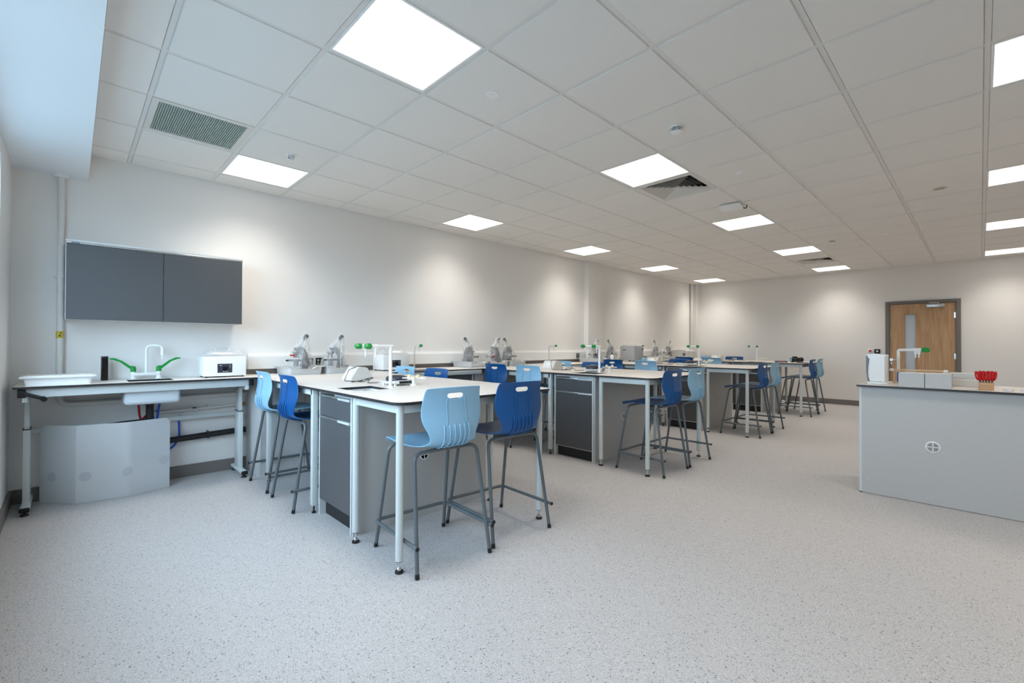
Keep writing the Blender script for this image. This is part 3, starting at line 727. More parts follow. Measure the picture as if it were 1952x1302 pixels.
# ---------------------------------------------------------------- island benches
HX = (-.70, -.412, -.235, .015)      # sink hole
def island(k):
    yo = PY*k; y0, y1 = -.342+yo, .872+yo; nm = ordn[k]
    t = thing('island_bench', '%s lab island from the camera, white top with inset sink and pale steel legs' % nm, 'lab bench', (-1.2, .265+yo, 0), group='island benches')
    o = t.location
    b = MB(o); b.slab(XB+.001, -.331, y0, y1, BT0, BT1, 'top_white', 'top_edge', (HX[0], HX[1], HX[2]+yo, HX[3]+yo)); b.build('worktop', t, smooth=False)
    b = MB(o); x0, x1, a, c = HX[0]-.03, HX[1]+.010, HX[2]-.0+yo, HX[3]+.03+yo
    for q in ((x0, x0+.03, a, c), (x1-.01, x1, a, c), (x0+.03, x1-.01, c-.03, c), (x0+.03, x1-.01, a-.012, a)):
        b.box(*q, .74, BT0-.001, 'sink')
    b.box(x0, x1, a, c, .728, .74, 'sink'); b.build('sink_basin', t, smooth=False)
    b = MB(o); b.lathe([(.022, 0), (.016, .01), (.016, .13), (.021, .132), (.021, .150), (0, .152)], (HX[0]+.09, HX[3]-.075+yo, .7402), 'black'); b.build('overflow_standpipe', t)
    for y in (y0+.042, y1-.062):
        b = MB(o); b.box(XB+.03, -.96, y, y+.028, .845, BT0-.001, 'frame', bev=.003); b.build('frame_rail', t)
    for x in (-.965, -2.0):
        for y in (y0+.062, y1-.062):
            b = MB(o); b.box(x-.02, x+.02, y-.02, y+.02, .055, BT0-.001, 'frame', bev=.004); l = b.build('leg', t)
            b = MB(o); b.lathe([(.014, 0), (.016, .01), (.006, .014), (.006, .056)], (x, y, 0), 'black', 14); b.build('foot_glide', l)
    # cabinets in the island
    # end table
    e = thing('end_table', 'white end table with rounded corners closing the %s island' % nm, 'table', (0, .265+yo, 0), group='end tables')
    o = e.location
    b = MB(o); b.slab(-.328, .303, y0, y1, BT0, BT1, 'top_white', 'top_edge', rad=.075); b.build('tabletop', e, smooth=False)
    lx0, lx1, ly0, ly1 = -.292, .222, y0+.060, y1-.060
    b = MB(o)
    b.box(lx0, lx1, ly0-.012, ly0+.012, .842, BT0-.001, 'frame', bev=.004); b.box(lx0, lx1, ly1-.012, ly1+.012, .842, BT0-.001, 'frame', bev=.004)
    b.box(lx0-.012, lx0+.012, ly0, ly1, .842, BT0-.001, 'frame', bev=.004); b.box(lx1-.012, lx1+.012, ly0, ly1, .842, BT0-.001, 'frame', bev=.004); b.build('frame_rail', e)
    for x in (lx0, lx1):
        for y in (ly0, ly1):
            b = MB(o); b.cyl((x, y, .065), (x, y, BT0-.001), .0205, 'frame', 20); b.cyl((x, y, .062), (x, y, .066), .0195, 'black', 20); l = b.build('leg', e)
            b = MB(o); b.cyl((x, y, .02), (x, y, .064), .005, 'chrome', 10); b.lathe([(.012, .014), (.012, .024), (.006, .03)], (x, y, 0), 'chrome', 12); b.build('levelling_stem', l)
            b = MB(o); b.lathe([(.021, 0), (.023, .004), (.021, .012), (.012, .016)], (x, y, 0), 'black', 20); b.build('foot_glide', l)
    o = t.location
    b = MB(o); b.box(-.398, -.38, y0+.085, y1-.03, 0, .885, 'panel_grey'); p_ = b.build('end_panel', t, smooth=False)
    b = MB(o); vy, vz = .265+yo, .43
    b.lathe([(.036, 0), (.036, .004), (.029, .005), (.029, 0)], (-.38, vy, vz), 'white', 24, axis='x', cap=False); b.lathe([(.029, .001), (0, .001)], (-.38, vy, vz), 'steel_dark', 24, axis='x')
    b.box(-.38, -.375, vy-.0025, vy+.0025, vz-.03, vz+.03, 'white'); b.box(-.38, -.375, vy-.03, vy+.03, vz-.0025, vz+.0025, 'white')
    tag(b.build('vent_ring', p_), 'round white vent')
for k in range(4): island(k)
ic = None
for k in range(4):
    for side in (0, 1):
        L = 'dark grey drawer-and-door cabinet on the %s side of the %s island' % (('window', 'door')[side], ordn[k])
        loc = (-.925, -.262+PY*k, 0) if side == 0 else (-.40, .795+PY*k, 0); rz = 0 if side == 0 else PI
        if ic is None: ic = cabinet('island_cabinet', L, loc, rz, .525, 'island cabinets', True, .525)
        else: dup(ic, loc, rz, L)

# ---------------------------------------------------------------- stools
def stool_shell():
    P = [(.212, .628, .180), (.216, .640, .19), (.205, .653, .200), (.16, .656, .208), (.08, .648, .212), (-.01, .641, .212), (-.09, .640, .206), (-.15, .646, .188),
         (-.190, .662, .160), (-.212, .69, .146), (-.221, .725, .156), (-.217, .765, .180), (-.208, .81, .199), (-.200, .855, .198), (-.196, .90, .191), (-.197, .918, .188), (-.198, .943, .184), (-.203, .962, .180), (-.210, .978, .176)]
    CUR = [0, 0, 0, 0, 0, 0, .004, .012, .022, .032, .038, .040, .040, .036, .030, .028, .025, .022, .020]
    LIFT = [0, 0, .002, .004, .007, .010, .014, .014, .008, 0, 0, 0, 0, 0, 0, 0, 0, 0, 0]
    P = [(y-.045*min(1, max(0, (.0-y)/.15+.2)) if i > 3 else y, z, w_) for i, (y, z, w_) in enumerate(P)]
    us = [-1, -.94, -.78, -.52, -.27, -.14, 0, .14, .27, .52, .78, .94, 1]
    b = MB(); G = []
    for r, ((y, z, w), cu, li) in enumerate(zip(P, CUR, LIFT)):
        row = []
        for u in us:
            zz = z+li*abs(u)**3
            if r == len(P)-1: zz -= .006*abs(u)**4
            if r == 15 and abs(u) < .2: zz -= .004
            if r == 15 and abs(abs(u)-.27) < .01: zz += .005
            row.append(b.bm.verts.new((u*w, y+cu*u*u, zz)))
        G.append(row)
    for r in range(len(P)-1):
        for k in range(len(us)-1):
            if r == 15 and 4 <= k <= 7: continue
            b.face([G[r][k], G[r][k+1], G[r+1][k+1], G[r+1][k]], 'light_blue')
    # outward normals: underside / back
    o = b.build('shell_tmp')
    m1 = o.modifiers.new('s', 'SOLIDIFY'); m1.thickness = .007; m1.offset = 1
    m2 = o.modifiers.new('d', 'SUBSURF'); m2.levels = 2; m2.render_levels = 2
    bpy.context.view_layer.update()
    dg = bpy.context.evaluated_depsgraph_get(); me = bpy.data.meshes.new_from_object(o.evaluated_get(dg)); C.objects.unlink(o); bpy.data.objects.remove(o)
    b = MB(); b.mi('light_blue'); b.bm.from_mesh(me)
    # ribs on the outside
    def outer(u, r):   # r in float row index
        i = min(int(r), len(P)-2); f = r-i; a, c = P[i], P[i+1]
        y = a[0]*(1-f)+c[0]*f; z = a[1]*(1-f)+c[1]*f; w = a[2]*(1-f)+c[2]*f; cu = CUR[i]*(1-f)+CUR[i+1]*f; li = LIFT[i]*(1-f)+LIFT[i+1]*f
        uu = u/w; ty, tz = c[0]-a[0], c[1]-a[1]; l = math.hypot(ty, tz); ny, nz = -tz/l, ty/l
        return Vector((u, y+cu*uu*uu, z+li*abs(uu)**3)), Vector((0, ny, nz))
    for u in (-.08, -.048, -.016, .016, .048, .08):
        pts = []
        for q in range(17):
            r = 6.4+q*(11.2-6.4)/16; p, n = outer(u, r); d_ = .0065*math.sin(PI*q/16)**.6; pts.append(p+n*(.0005+d_))
        b.tube(pts, .0038, 'light_blue', 8)
    for u in (-.062, .062):
        pts = []
        for q in range(10):
            r = 11.2+q*(14.9-11.2)/9; p, n = outer(u*(1-.1*q/9), r); pts.append(p+n*.0058)
        b.tube(pts, .0022, 'light_blue', 6)
    bmesh.ops.recalc_face_normals(b.bm, faces=b.bm.faces)
    me2 = bpy.data.meshes.new('seat_shell'); b.bm.to_mesh(me2); b.bm.free(); me2.materials.clear(); me2.materials.append(MT['light_blue']); me2.shade_smooth()
    me3 = me2.copy(); me3.materials.clear(); me3.materials.append(MT['dark_blue'])
    return me2, me3
SH_L, SH_D = stool_shell()
def stool(sh):
    t = thing('lab_stool', 'x', 'stool', group='moulded lab stools')
    s = bpy.data.objects.new('seat_shell', sh); C.objects.link(s); s.parent = t
    for sx in (-1, 1):
        for sy, ty in ((-1, -.145), (1, .135)):
            foot = Vector((sx*.236, sy*.25, .012)); top = Vector((sx*.205, ty+sy*.01, .622))
            b = MB(); b.tube(rpath([foot, top, (0, ty, .624)], .055, 6), .011, 'tube_grey', 12); l = b.build('leg', t)
            b = MB(); d_ = (foot-top).normalized(); b.cyl(foot-d_*.014, foot+d_*.011, .0122, 'black', 12); b.build('foot_cap', l)
    b = MB(); z = .16; b.tube(rpath([(-.244, -.262, z), (-.244, .25, z), (.244, .25, z), (.244, -.262, z)], .045, 6), .0105, 'tube_grey', 12); fr_ = b.build('footrest', t)
    for sx in (-1, 1):
        b = MB(); b.cyl((sx*.244, -.262, z), (sx*.244, -.268, z), .0112, 'black', 12); b.build('end_cap', fr_)
    return t
SL = stool(SH_L); SD = stool(SH_D); used = {}
def place(colr, x, y, rz, label):
    p = SL if colr == 'L' else SD; label = ('light blue' if colr == 'L' else 'dark blue')+' moulded lab stool '+label
    if colr in used: o = dup(p, (x, y, 0), rz, label)
    else: used[colr] = 1; p.location = (x, y, 0); p.rotation_euler = (0, 0, rz); p['label'] = label
rnd = [(.01, .0), (-.02, .03), (.015, -.02), (.0, .02)]
for k in range(4):
    yo = PY*k; nm = ordn[k]
    near = ('L', 'D') if k == 0 else ('D', 'L')
    xa = [(-1.89, -1.285), (-1.80, -1.25), (-1.80, -1.21), (-1.82, -1.27)][k]
    for c_, x, w_ in zip(near, xa, ('nearer the wall', 'nearer the cabinets')):
        place(c_, x, -.142+yo, rnd[k][1], 'on the window side of the %s island, %s' % (nm, w_))
    far = (-1.90, -1.32) if k < 1 else (-1.89, -1.34)
    for c_, x, w_ in zip('LD', far, ('nearer the wall', 'nearer the cabinets')):
        place(c_, x, .80+yo, PI+rnd[(k+1) % 4][1], 'on the door side of the %s island, %s' % (nm, w_))
    ends = [('L', .0), ('D', .524)] if k == 0 else [('D', .0), ('L', .53)]
    for c_, y in ends:
        place(c_, .112, y+yo, PI/2-(.06 if k == 0 else 0), "at the %s island's end table, %s of the pair" % (nm, 'nearer' if y < .2 else 'farther'))

# ---------------------------------------------------------------- bench-top items
ZT = BT1
def island_tap(k):
    t = thing('double_outlet_tap', 'white bench tap with two green knobs over the sink of the %s island' % ordn[k], 'tap', ((-.49, -.54, -.55, -.56)[k], (.058, .04, .01, -.03)[k]+PY*k, ZT), group='island taps')
    b = MB(); b.lathe([(.022, 0), (.022, .006), (.013, .014)], (0, 0, 0), 'white'); b.cyl((0, 0, .01), (0, 0, .285), .0115, 'white'); b.build('post', t)
    b = MB(); z = .288; b.cyl((0, .016, z), (0, -.15, z), .0105, 'white'); b.cyl((-.075, -.15, z), (.075, -.15, z), .0095, 'white'); b.build('arm', t)
    for s in (-1, 1):
        x = s*.07
        b = MB(); b.cyl((x, -.135, z), (x, -.18, z), .0135, 'white'); b.lathe([(.012, 0), (.011, -.03), (.006, -.034), (.005, -.07), (.0035, -.075)], (x, -.15, z), 'white', 14); b.build('nozzle', t)
        b = MB(); b.lathe([(.012, 0), (.021, -.006), (.022, -.03), (.015, -.044), (0, -.044)], (x, -.18, z), 'green', 6, axis='y'); b.build('knob', t)
    return t
def pod(k):
    t = thing('socket_pod', 'white wedge-shaped power socket pod on the %s island' % ordn[k], 'socket', (-1.40, .25+PY*k, ZT), group='socket pods')
    b = MB(); P = [(-.10, 0), (-.10, .008), (-.045, .095), (-.025, .104), (.025, .104), (.045, .095), (.10, .008), (.10, 0)]
    b.prism(P, 'x', -.095, .095, 'off_white'); b.build('housing', t, smooth=False)
    for s in (-1, 1):
        b = MB(); n = Vector((0, s*.087, .055)).normalized(); u = Vector((0, -s*.055, .087)).normalized()
        c = Vector((0, s*.0725, .0515))+n*.001
        def plate(cx, cu, hw, hh_, m, th):
            q = [c+Vector((1, 0, 0))*(cx+a*hw)+u*(cu+e_*hh_)+n*th for a, e_ in ((-1, -1), (1, -1), (1, 1), (-1, 1))]
            b.poly(q, m)
        plate(0, 0, .073, .040, 'white', .001)
        for cx in (-.034, .034):
            plate(cx, -.014, .0022, .006, 'black', .002); plate(cx-.011, -.0245, .004, .002, 'black', .002); plate(cx+.011, -.0245, .004, .002, 'black', .002); plate(cx*1.6, .02, .008, .011, 'grey_plastic', .0025)
        b.build('socket_plate', t, smooth=False)
    b = MB(); b.lathe([(.034, 0), (.03, .02), (.016, .026)], (-.02, .085, .052), 'black', 16, axis='y')
    tag(b.build('black_plug', t), 'round black plug')
    return t
def scale_(k, x, y, rz):
    t = thing('balance', 'electronic balance with dark pan cover on the %s island' % ordn[k], 'balance', (x, y, ZT), rz, group='electronic balances')
    b = MB(); b.box(-.085, .085, -.10, .10, .010, .03, 'grey_plastic', bev=.008, seg=2); b.box(-.085, .085, -.105, -.06, .012, .036, 'white', bev=.006)
    for sx in (-.07, .07):
        for sy in (-.085, .085): b.cyl((sx, sy, 0), (sx, sy, .012), .010, 'white', 10)
    b.box(-.05, .05, -.106, -.104, .016, .034, 'black_gloss'); b.build('body', t)
    b = MB(); b.lathe([(.074, .032), (.080, .036), (.080, .052), (.074, .060), (.05, .070), (0, .073)], (0, .02, 0), 'scale_dark', 28); tag(b.build('pan_cover', t), 'dark domed cover')
    return t
def gas(k, x, y):
    t = thing('gas_tap', 'white gas tap turret with cream nozzles on the %s island' % ordn[k], 'gas tap', (x, y, ZT), group='gas tap turrets')
    b = MB(); b.lathe([(.026, 0), (.026, .006), (.014, .012), (.012, .04), (.02, .046), (.02, .062), (0, .066)], (0, 0, 0), 'white'); b.build('turret', t)
    for a in (PI/4, -3*PI/4):
        d_ = Vector((math.cos(a), math.sin(a), 0)); b = MB(); c = Vector((0, 0, .054))
        b.tube([c+d_*.015, c+d_*.05, c+d_*.085], .007, 'white', 10, r1=.004); b.build('hose_nozzle', t)
        b = MB(); b.lathe([(.010, .058), (.013, .066), (.013, .078), (0, .082)], (d_.x*.032, d_.y*.032, 0), 'cream_knob', 10); b.build('knob', t)
    for a in (-PI/4, 3*PI/4):
        d_ = Vector((math.cos(a), math.sin(a), 0)); b = MB(); b.cyl(Vector((0, 0, .054))+d_*.016, Vector((0, 0, .054))+d_*.036, .011, 'cream_knob', 10); b.build('knob', t)
def cable(k, pts, lab):
    b = MB(); b.tube(rpath([(p[0], p[1]+PY*k, p[2]) for p in pts], .03, 5), .003, 'black', 6); tag(b.build('power_cable', loc=(pts[0][0], pts[0][1]+PY*k, ZT)), lab, 'cable', 'balance cables')
for k in range(4):
    island_tap(k); pod(k); gas(k, -.53, (.27, .22, .22, .2)[k]+PY*k)
    if k == 0: scale_(0, -.66, .215, PI/2)
    elif k == 1: scale_(1, -.70, .17+PY, 1.9)
    elif k == 2: scale_(2, -.72, .16+2*PY, 1.5)
    cable(k, [(-1.39, .23, ZT+.106), (-1.33, .14, ZT+.085), (-1.24, .06, ZT+.006), (-1.20, .06, ZT+.003), (-1.10, .14, ZT+.004), (-1.13, .20, ZT+.02), (-1.04, .22, ZT+.035), (-1.02, .12, ZT+.004), (-1.12, .08, ZT+.006), (-1.06, .03, ZT+.003), (-.98, .16, ZT+.03), (-.92, .10, ZT+.004), (-.82, .12, ZT+.01), (-.80, .13, ZT+.014)],
          'thin black power cable tangled beside the socket pod on the %s island' % ordn[k])

# swan-neck taps along the wall bench
def swan(y, lab, s=1):
    t = thing('swan_neck_tap', lab, 'tap', (-2.335, y, ZT), group='swan-neck taps on the wall bench')
    b = MB(); b.lathe([(.02, 0), (.02, .006), (.012, .012)], (0, 0, 0), 'off_white'); b.tube(rpath([(0, 0, 0), (0, 0, .288), (.115, .0, .288)], .05, 8), .0085, 'off_white', 12); b.cyl((.10, 0, .288), (.125, 0, .288), .0115, 'off_white'); b.lathe([(.009, 0), (.008, -.03), (.004, -.034), (.003, -.07)], (.10, 0, .285), 'off_white', 12); b.build('spout', t)
    b = MB(); b.lathe([(.012, 0), (.018, .006), (.019, .026), (.012, .036), (0, .036)], (.125, 0, .288), 'green', 6, axis='x'); b.build('knob', t)
    b = MB(); b.box(.02, .26, -.16, .16, .0, .0015, 'black'); tag(b.build('cup_sink', t), 'black sink inset in the bench')
for k, y in enumerate((1.40, 3.83, 6.42)):
    swan(y, 'off-white swan-neck tap with one green knob on the wall bench after the %s island' % ordn[k])

wb2 = dup(wb1, (-2.40, 1.13, ZT), label='white water bath with clear lid on the wall bench between the first and second islands')
wb3 = None
t = thing('drying_oven', 'grey box oven with clear dome on top, on the wall bench past the pilaster', 'oven', (-2.27, 6.14, ZT))
b = MB(); b.box(-.15, .15, -.16, .16, .02, .285, 'oven', bev=.006); b.box(-.09, -.03, -.163, -.159, .205, .222, 'steel_dark'); b.box(-.13, .14, -.15, .15, .285, .293, 'grey_plastic')
for x in (-.12, .12):
    for y in (-.13, .13): b.cyl((x, y, 0), (x, y, .022), .015, 'black', 10)
b.build('housing', t)
b = MB(); b.box(.1505, .160, -.155, .155, .03, .275, 'oven', bev=.004); b.box(.160, .172, .12, .135, .2, .25, 'steel_dark'); b.build('door', t)
b = MB(); b.frustum((.0, 0, .293), (.25, .28), (.0, 0, .36), (.08, .10), 'clear'); b.build('lid', t)
t = thing('incubator', 'cream box incubator with sloped shoulders at the far end of the wall bench', 'incubator', (-2.37, 8.50, ZT))
b = MB(); b.prism([(-.2, 0.02), (-.2, .17), (-.13, .2), (.13, .2), (.2, .17), (.2, .02)], 'y', -.2, .2, 'off_white', None); b.box(-.18, -.12, -.18, -.12, 0, .02, 'black'); b.box(.12, .18, -.18, -.12, 0, .02, 'black'); b.box(-.18, -.12, .12, .18, 0, .02, 'black'); b.box(.12, .18, .12, .18, 0, .02, 'black'); b.build('housing', t, smooth=False)
b = MB(); b.box(.09, .15, -.203, -.2, .07, .13, 'steel_dark'); b.box(.117, .122, -.206, -.2, .07, .13, 'off_white'); b.build('switch_panel', t)
b = MB(); b.frustum((0, 0, .2), (.22, .3), (0, 0, .23), (.08, .12), 'clear'); b.build('lid', t)

# microscopes in plastic bags, in trays
def microscope():
    t = thing('microscope', 'x', 'microscope', group='bagged microscopes')
    b = MB(); b.box(-.07, .10, -.065, .065, 0, .028, 'grey_plastic', bev=.008, seg=2); b.build('base', t)
    b = MB(); b.prism([(-.075, .02), (-.02, .02), (-.03, .09), (-.035, .16), (-.005, .21), (.04, .225), (.04, .255), (-.03, .255), (-.07, .20), (-.085, .10)], 'y', -.026, .026, 'steel_dark'); b.build('arm', t)
    b = MB(); b.box(-.035, .095, -.08, .08, .116, .132, 'black', bev=.002); b.cyl((.035, 0, .06), (.035, 0, .117), .024, 'steel_dark', 14); b.build('stage', t)
    b = MB(); b.lathe([(.034, .212), (.036, .192), (.028, .185), (0, .185)], (.035, 0, 0), 'steel_dark', 16)
    for a in (0, 2.1, 4.2): b.cyl((.035+.014*math.cos(a), .014*math.sin(a), .186), (.035+.028*math.cos(a), .028*math.sin(a), .150), .008, 'steel_dark', 10)
    b.build('objective_turret', t)
    b = MB(); b.cyl((.02, 0, .25), (.0, 0, .29), .03, 'grey_plastic', 14); b.tube([(.0, 0, .28), (-.055, 0, .345)], .014, 'grey_plastic', 12); b.tube([(-.05, 0, .338), (-.085, 0, .38)], .018, 'black', 12); b.build('eyepiece', t)
    for s in (-1, 1):
        b = MB(); b.cyl((-.06, s*.026, .075), (-.06, s*.058, .075), .020, 'black', 16); b.build('focus_knob', t)
    return t
msc = microscope(); m_used = False
def bag():
    b = MB(); N = 22; rings = []
    prof = [(.0, .135, .105), (.02, .138, .108), (.08, .125, .098), (.14, .112, .090), (.20, .090, .072), (.27, .062, .048), (.33, .040, .030), (.375, .030, .022), (.395, .018, .014)]
    for h, rx, ry in prof:
        sh = -.012-.075*max(0, (h-.12))/.27
        rings.append([b.bm.verts.new((sh+.02+(rx+.006*math.sin(5*a+h*30)+.004*math.sin(11*a+h*60))*math.cos(a), (ry+.006*math.sin(4*a+h*25)+.003*math.sin(9*a-h*40))*math.sin(a), h+.003*math.sin(7*a))) for a in [2*PI*q/N for q in range(N)]])
    for a, c in zip(rings, rings[1:]):
        for q in range(N): b.face([a[q], a[(q+1) % N], c[(q+1) % N], c[q]], 'bag')
    b.face(rings[-1], 'bag')
    # folds
    for a0, s in ((.4, .02), (2.2, .018), (3.6, .02), (5.1, .017)):
        pts = [(-.012-.075*max(0, (h-.12))/.27+.02+(rx+.002)*math.cos(a0), (ry+.002)*math.sin(a0), h) for h, rx, ry in prof[:-1]]
        for p, q in zip(pts, pts[1:]):
            d_ = Vector((math.cos(a0+.6), math.sin(a0+.6), 0))*s
            b.poly([p, q, Vector(q)+d_*.6, Vector(p)+d_], 'bag')
    o = b.build('clear_bag', loc=None); return o
bag0 = bag()
MS = [(.115, .1, 'first from the left in the nearest tray', -.6), (.47, .1, 'second from the left with a dark eyepiece', PI+.9),
      (2.31, .1, 'left one of three by the second island', .4), (2.76, .1, 'middle one of three by the second island', 2.6), (3.03, .1, 'right one of three by the second island', .5),
      (5.06, .1, 'left of two before the oven, eyepiece leaning right', PI+.3), (5.54, .1, 'just left of the grey oven, eyepiece leaning left', .2),
      (7.36, .1, 'distant one whose eyepiece leans left', .2), (7.90, .1, 'distant one whose eyepiece leans right', PI)]
# local +x = towards front of microscope; eyepiece leans to -x.
TR = 0.013
for n, (y, _, lab, lean) in enumerate(MS):
    left = n in (2, 4, 6, 7)
    rz = PI/2 if left else -PI/2
    if n == 0: rz = -PI/2-.9
    if n == 1: rz = -PI/2-.5
    x = -2.42 if n not in (5, 6) else -2.34
    if n == 0: msc.location = (x, y, ZT+TR); msc.rotation_euler = (0, 0, rz); msc['label'] = 'bagged microscope, '+lab
    else: dup(msc, (x, y, ZT+TR), rz, 'bagged microscope, '+lab)
    bl = 'translucent plastic bag over a microscope, '+lab
    if n == 0: bag0.location = (x, y, ZT+TR+.002); bag0.rotation_euler = (0, 0, rz); tag(bag0, bl, 'plastic bag', 'clear bags over microscopes')
    else:
        o = bag0.copy(); C.objects.link(o); o.location = (x, y, ZT+TR+.002); o.rotation_euler = (0, 0, rz); o['label'] = bl
tr0 = plastic_tray('equipment_tray', 'open grey-white plastic tray holding the first bagged microscope', (-2.425, .115, ZT), .42, .34, .078, 'grey_plastic', group='equipment trays')
for y, lab in ((.475, 'open plastic tray holding the second bagged microscope'), (2.33, 'open plastic tray at left of the row by the second island'), (2.69, 'open plastic tray in the middle of the row by the second island'), (3.05, 'open plastic tray at right of the row by the second island'),
               (5.02, 'open plastic tray in front of the pilaster'), (5.39+.0, 'open plastic tray between the pilaster and the grey oven'), (7.42, 'distant open plastic tray, left of two'), (7.95, 'distant open plastic tray, right of two')):
    if abs(y-5.39) < .01: y = 5.62-.22+.0
    dup(tr0, (-2.425 if not 4.9 < y < 5.7 else -2.345, y, ZT), label=lab)
# small red tags on bags
for x, y, z, lab in ((-2.33, .02, 1.10, 'tiny red tag on the first microscope bag'), (-2.33, 2.66, 1.05, 'tiny red tag on the middle bag of the trio'), (-2.25, 4.93, 1.06, 'tiny red tag on the bag behind the second tap'), (-2.33, 7.87, 1.07, 'tiny red tag on the distant right bag')):
    b = MB(); b.box(-.001, .001, -.022, .022, -.007, .007, 'red'); o = b.build('bag_tag'); o.location = (x, y, z); tag(o, lab, 'tag', 'red bag tags')
# small bottles
def bottle(x, y, h, r, m, capm, lab):
    t = thing('bottle', lab, 'bottle', (x, y, ZT)); b = MB(); b.lathe([(r*.9, 0), (r, .004), (r, h*.65), (r*.45, h*.8), (r*.4, h*.86)], (0, 0, 0), m, 16); b.build('body', t)
    b = MB(); b.lathe([(r*.5, h*.85), (r*.5, h), (0, h)], (0, 0, 0), capm, 14); b.build('cap', t)
bottle(-2.14, 5.28, .17, .032, 'white', 'black', 'white bottle with black cap beside the tap of the second island')
bottle(-2.13, 6.32, .10, .03, 'white', 'blue_item', 'small white bottle with a blue cap by the grey oven')

# fourth island: camcorder and remote
t = thing('camcorder', 'black video camera with lit blue screen on the fourth island', 'camera', (.05, 7.78, ZT), -.75)
b = MB(); b.box(-.07, .07, -.045, .045, .012, .085, 'black', bev=.014, seg=3); b.box(-.045, .03, -.03, .03, .08, .112, 'black', bev=.012, seg=3); b.build('body', t)
b = MB(); b.cyl((.02, .04, .055), (.02, .11, .055), .040, 'black', 24); b.cyl((.02, .10, .055), (.02, .115, .055), .044, 'black_gloss', 24); b.build('lens', t)
b = MB(); b.box(-.062, .012, -.058, -.048, .022, .078, 'black', bev=.003); b.box(-.056, .006, -.0592, -.0585, .028, .072, 'screen_blue'); tag(b.build('screen', t), 'pale blue display')
b = MB(); b.tube(rpath([(-.07, .0, .08), (-.11, 0, .07), (-.115, 0, .012), (-.06, 0, .008)], .02), .006, 'black', 8); b.tube(rpath([(.06, 0, .02), (.12, -.02, .006), (.20, .02, .006), (.26, -.02, .006), (.34, .0, .006)], .03), .008, 'black', 8); b.build('strap', t)
t = thing('pencil_case', 'small dark case with a red stripe on the fourth island', 'case', (-.16, 7.75, ZT), .2)
b = MB(); b.box(-.10, .10, -.04, .04, 0, .028, 'steel_dark', bev=.008, seg=2); b.box(-.05, .05, -.041, .041, .006, .016, 'red'); b.build('body', t)

# ---------------------------------------------------------------- teacher desk
TZ0, TZ1 = .876, .892; TX, TY = 1.652, 3.135
t = thing('teacher_desk', 'large pale grey demonstration desk with black-edged white top at right', 'desk', (TX, TY, 0))
o = t.location
b = MB(o); b.slab(TX, 4.3, TY, TY+.68, TZ0, TZ1, 'top_white', 'top_edge'); b.build('worktop', t, smooth=False)
b = MB(o); b.box(TX+.028, 4.27, TY+.045, TY+.063, .004, TZ0-.001, 'panel_grey')
for x, z in ((1.73, .845), (1.725, .12), (2.62, .845)): b.lathe([(.008, 0), (.008, -.003), (0, -.003)], (x, TY+.045, z), 'grey_plastic', 12, axis='y')
b.build('modesty_panel', t, smooth=False)
b = MB(o); b.box(TX+.012, TX+.028, TY+.045, TY+.64, .004, TZ0-.001, 'frame'); b.box(4.27, 4.286, TY+.045, TY+.64, .004, TZ0-.001, 'frame'); b.build('side_panel', t, smooth=False)
b = MB(o); b.box(TX+.012, TX+.03, TY+.045, TY+.066, 0, .008, 'black'); b.build('foot', t, smooth=False)
b = MB(o); vx, vz = 2.115, .442; y = TY+.045
b.lathe([(.044, 0), (.044, -.004), (.036, -.006), (.036, -.001)], (vx, y, vz), 'white', 28, axis='y', cap=False); b.lathe([(.036, -.0015), (0, -.0015)], (vx, y, vz), 'black', 28, axis='y')
for r in (.008, .016, .024, .031): b.lathe([(r, -.002), (r, -.004), (r+.003, -.004), (r+.003, -.002)], (vx, y, vz), 'white', 28, axis='y', cap=False)
b.box(vx-.0035, vx+.0035, y-.0055, y-.001, vz-.038, vz+.038, 'white'); b.box(vx-.038, vx+.038, y-.0055, y-.001, vz-.0035, vz+.0035, 'white'); tag(b.build('vent_grille', t), 'round white vent grille')

t = thing('visualiser_unit', 'white upright appliance with dark side grille at the left end of the teacher desk', 'appliance', (1.755, 3.43, TZ1), 0)
b = MB(); b.prism([(-.055, -.09), (.055, -.09), (.066, -.07), (.066, .07), (.055, .09), (-.055, .09), (-.066, .07), (-.066, -.07)], 'z', .02, .235, 'white_gloss')
b.prism([(-.066, .235), (.066, .235), (.06, .246), (-.02, .254), (-.066, .25)], 'y', -.088, .088, 'white_gloss'); b.build('housing', t)
b = MB(); b.prism([(-.068, .235), (-.044, .21), (-.052, .15), (-.054, .10), (-.052, .06), (-.042, .02), (-.055, .02), (-.066, .10)], 'y', -.094, .094, 'steel_dark'); tag(b.build('side_grille', t), 'dark curved side grille')
b = MB(); b.box(-.055, .075, -.13, .09, 0, .018, 'white', bev=.006); b.tube([(.03, -.12, .016), (.055, -.14, .006)], .004, 'white', 8); b.lathe([(.006, 0), (.006, .003)], (.03, -.1, .018), 'black', 10); b.build('base_plate', t)
t = thing('service_box', 'low grey two-panel service box on the front edge of the teacher desk', 'service box', (2.07, TY+.03, TZ1))
b = MB(); b.box(-.155, -.0015, 0, .20, 0, .108, 'panel_grey', bev=.002, seg=1); b.box(.0015, .150, 0, .20, 0, .108, 'panel_grey', bev=.002, seg=1); b.build('front_panel', t)
b = MB(); b.box(-.15, .145, .004, .198, .108, .110, 'top_white'); b.build('cover', t, smooth=False)
for nm, x, y, sx, sz, lab in (('flat_carton', 2.26, 3.66, .075, .105, 'cream carton standing behind the grey service box'), ('flat_carton', 2.275, 3.56, .095, .055, 'low cream carton in front of the taller one behind the service box')):
    b = MB(); b.box(-sx, sx, -.045, .045, 0, sz, 'off_white', bev=.002, seg=1); ob = b.build(nm); ob.location = (x, y, TZ1); tag(ob, lab, 'box')
t = thing('demonstration_tap', 'square-shouldered white tap with green handle on the teacher desk', 'tap', (1.865, 3.70, TZ1))
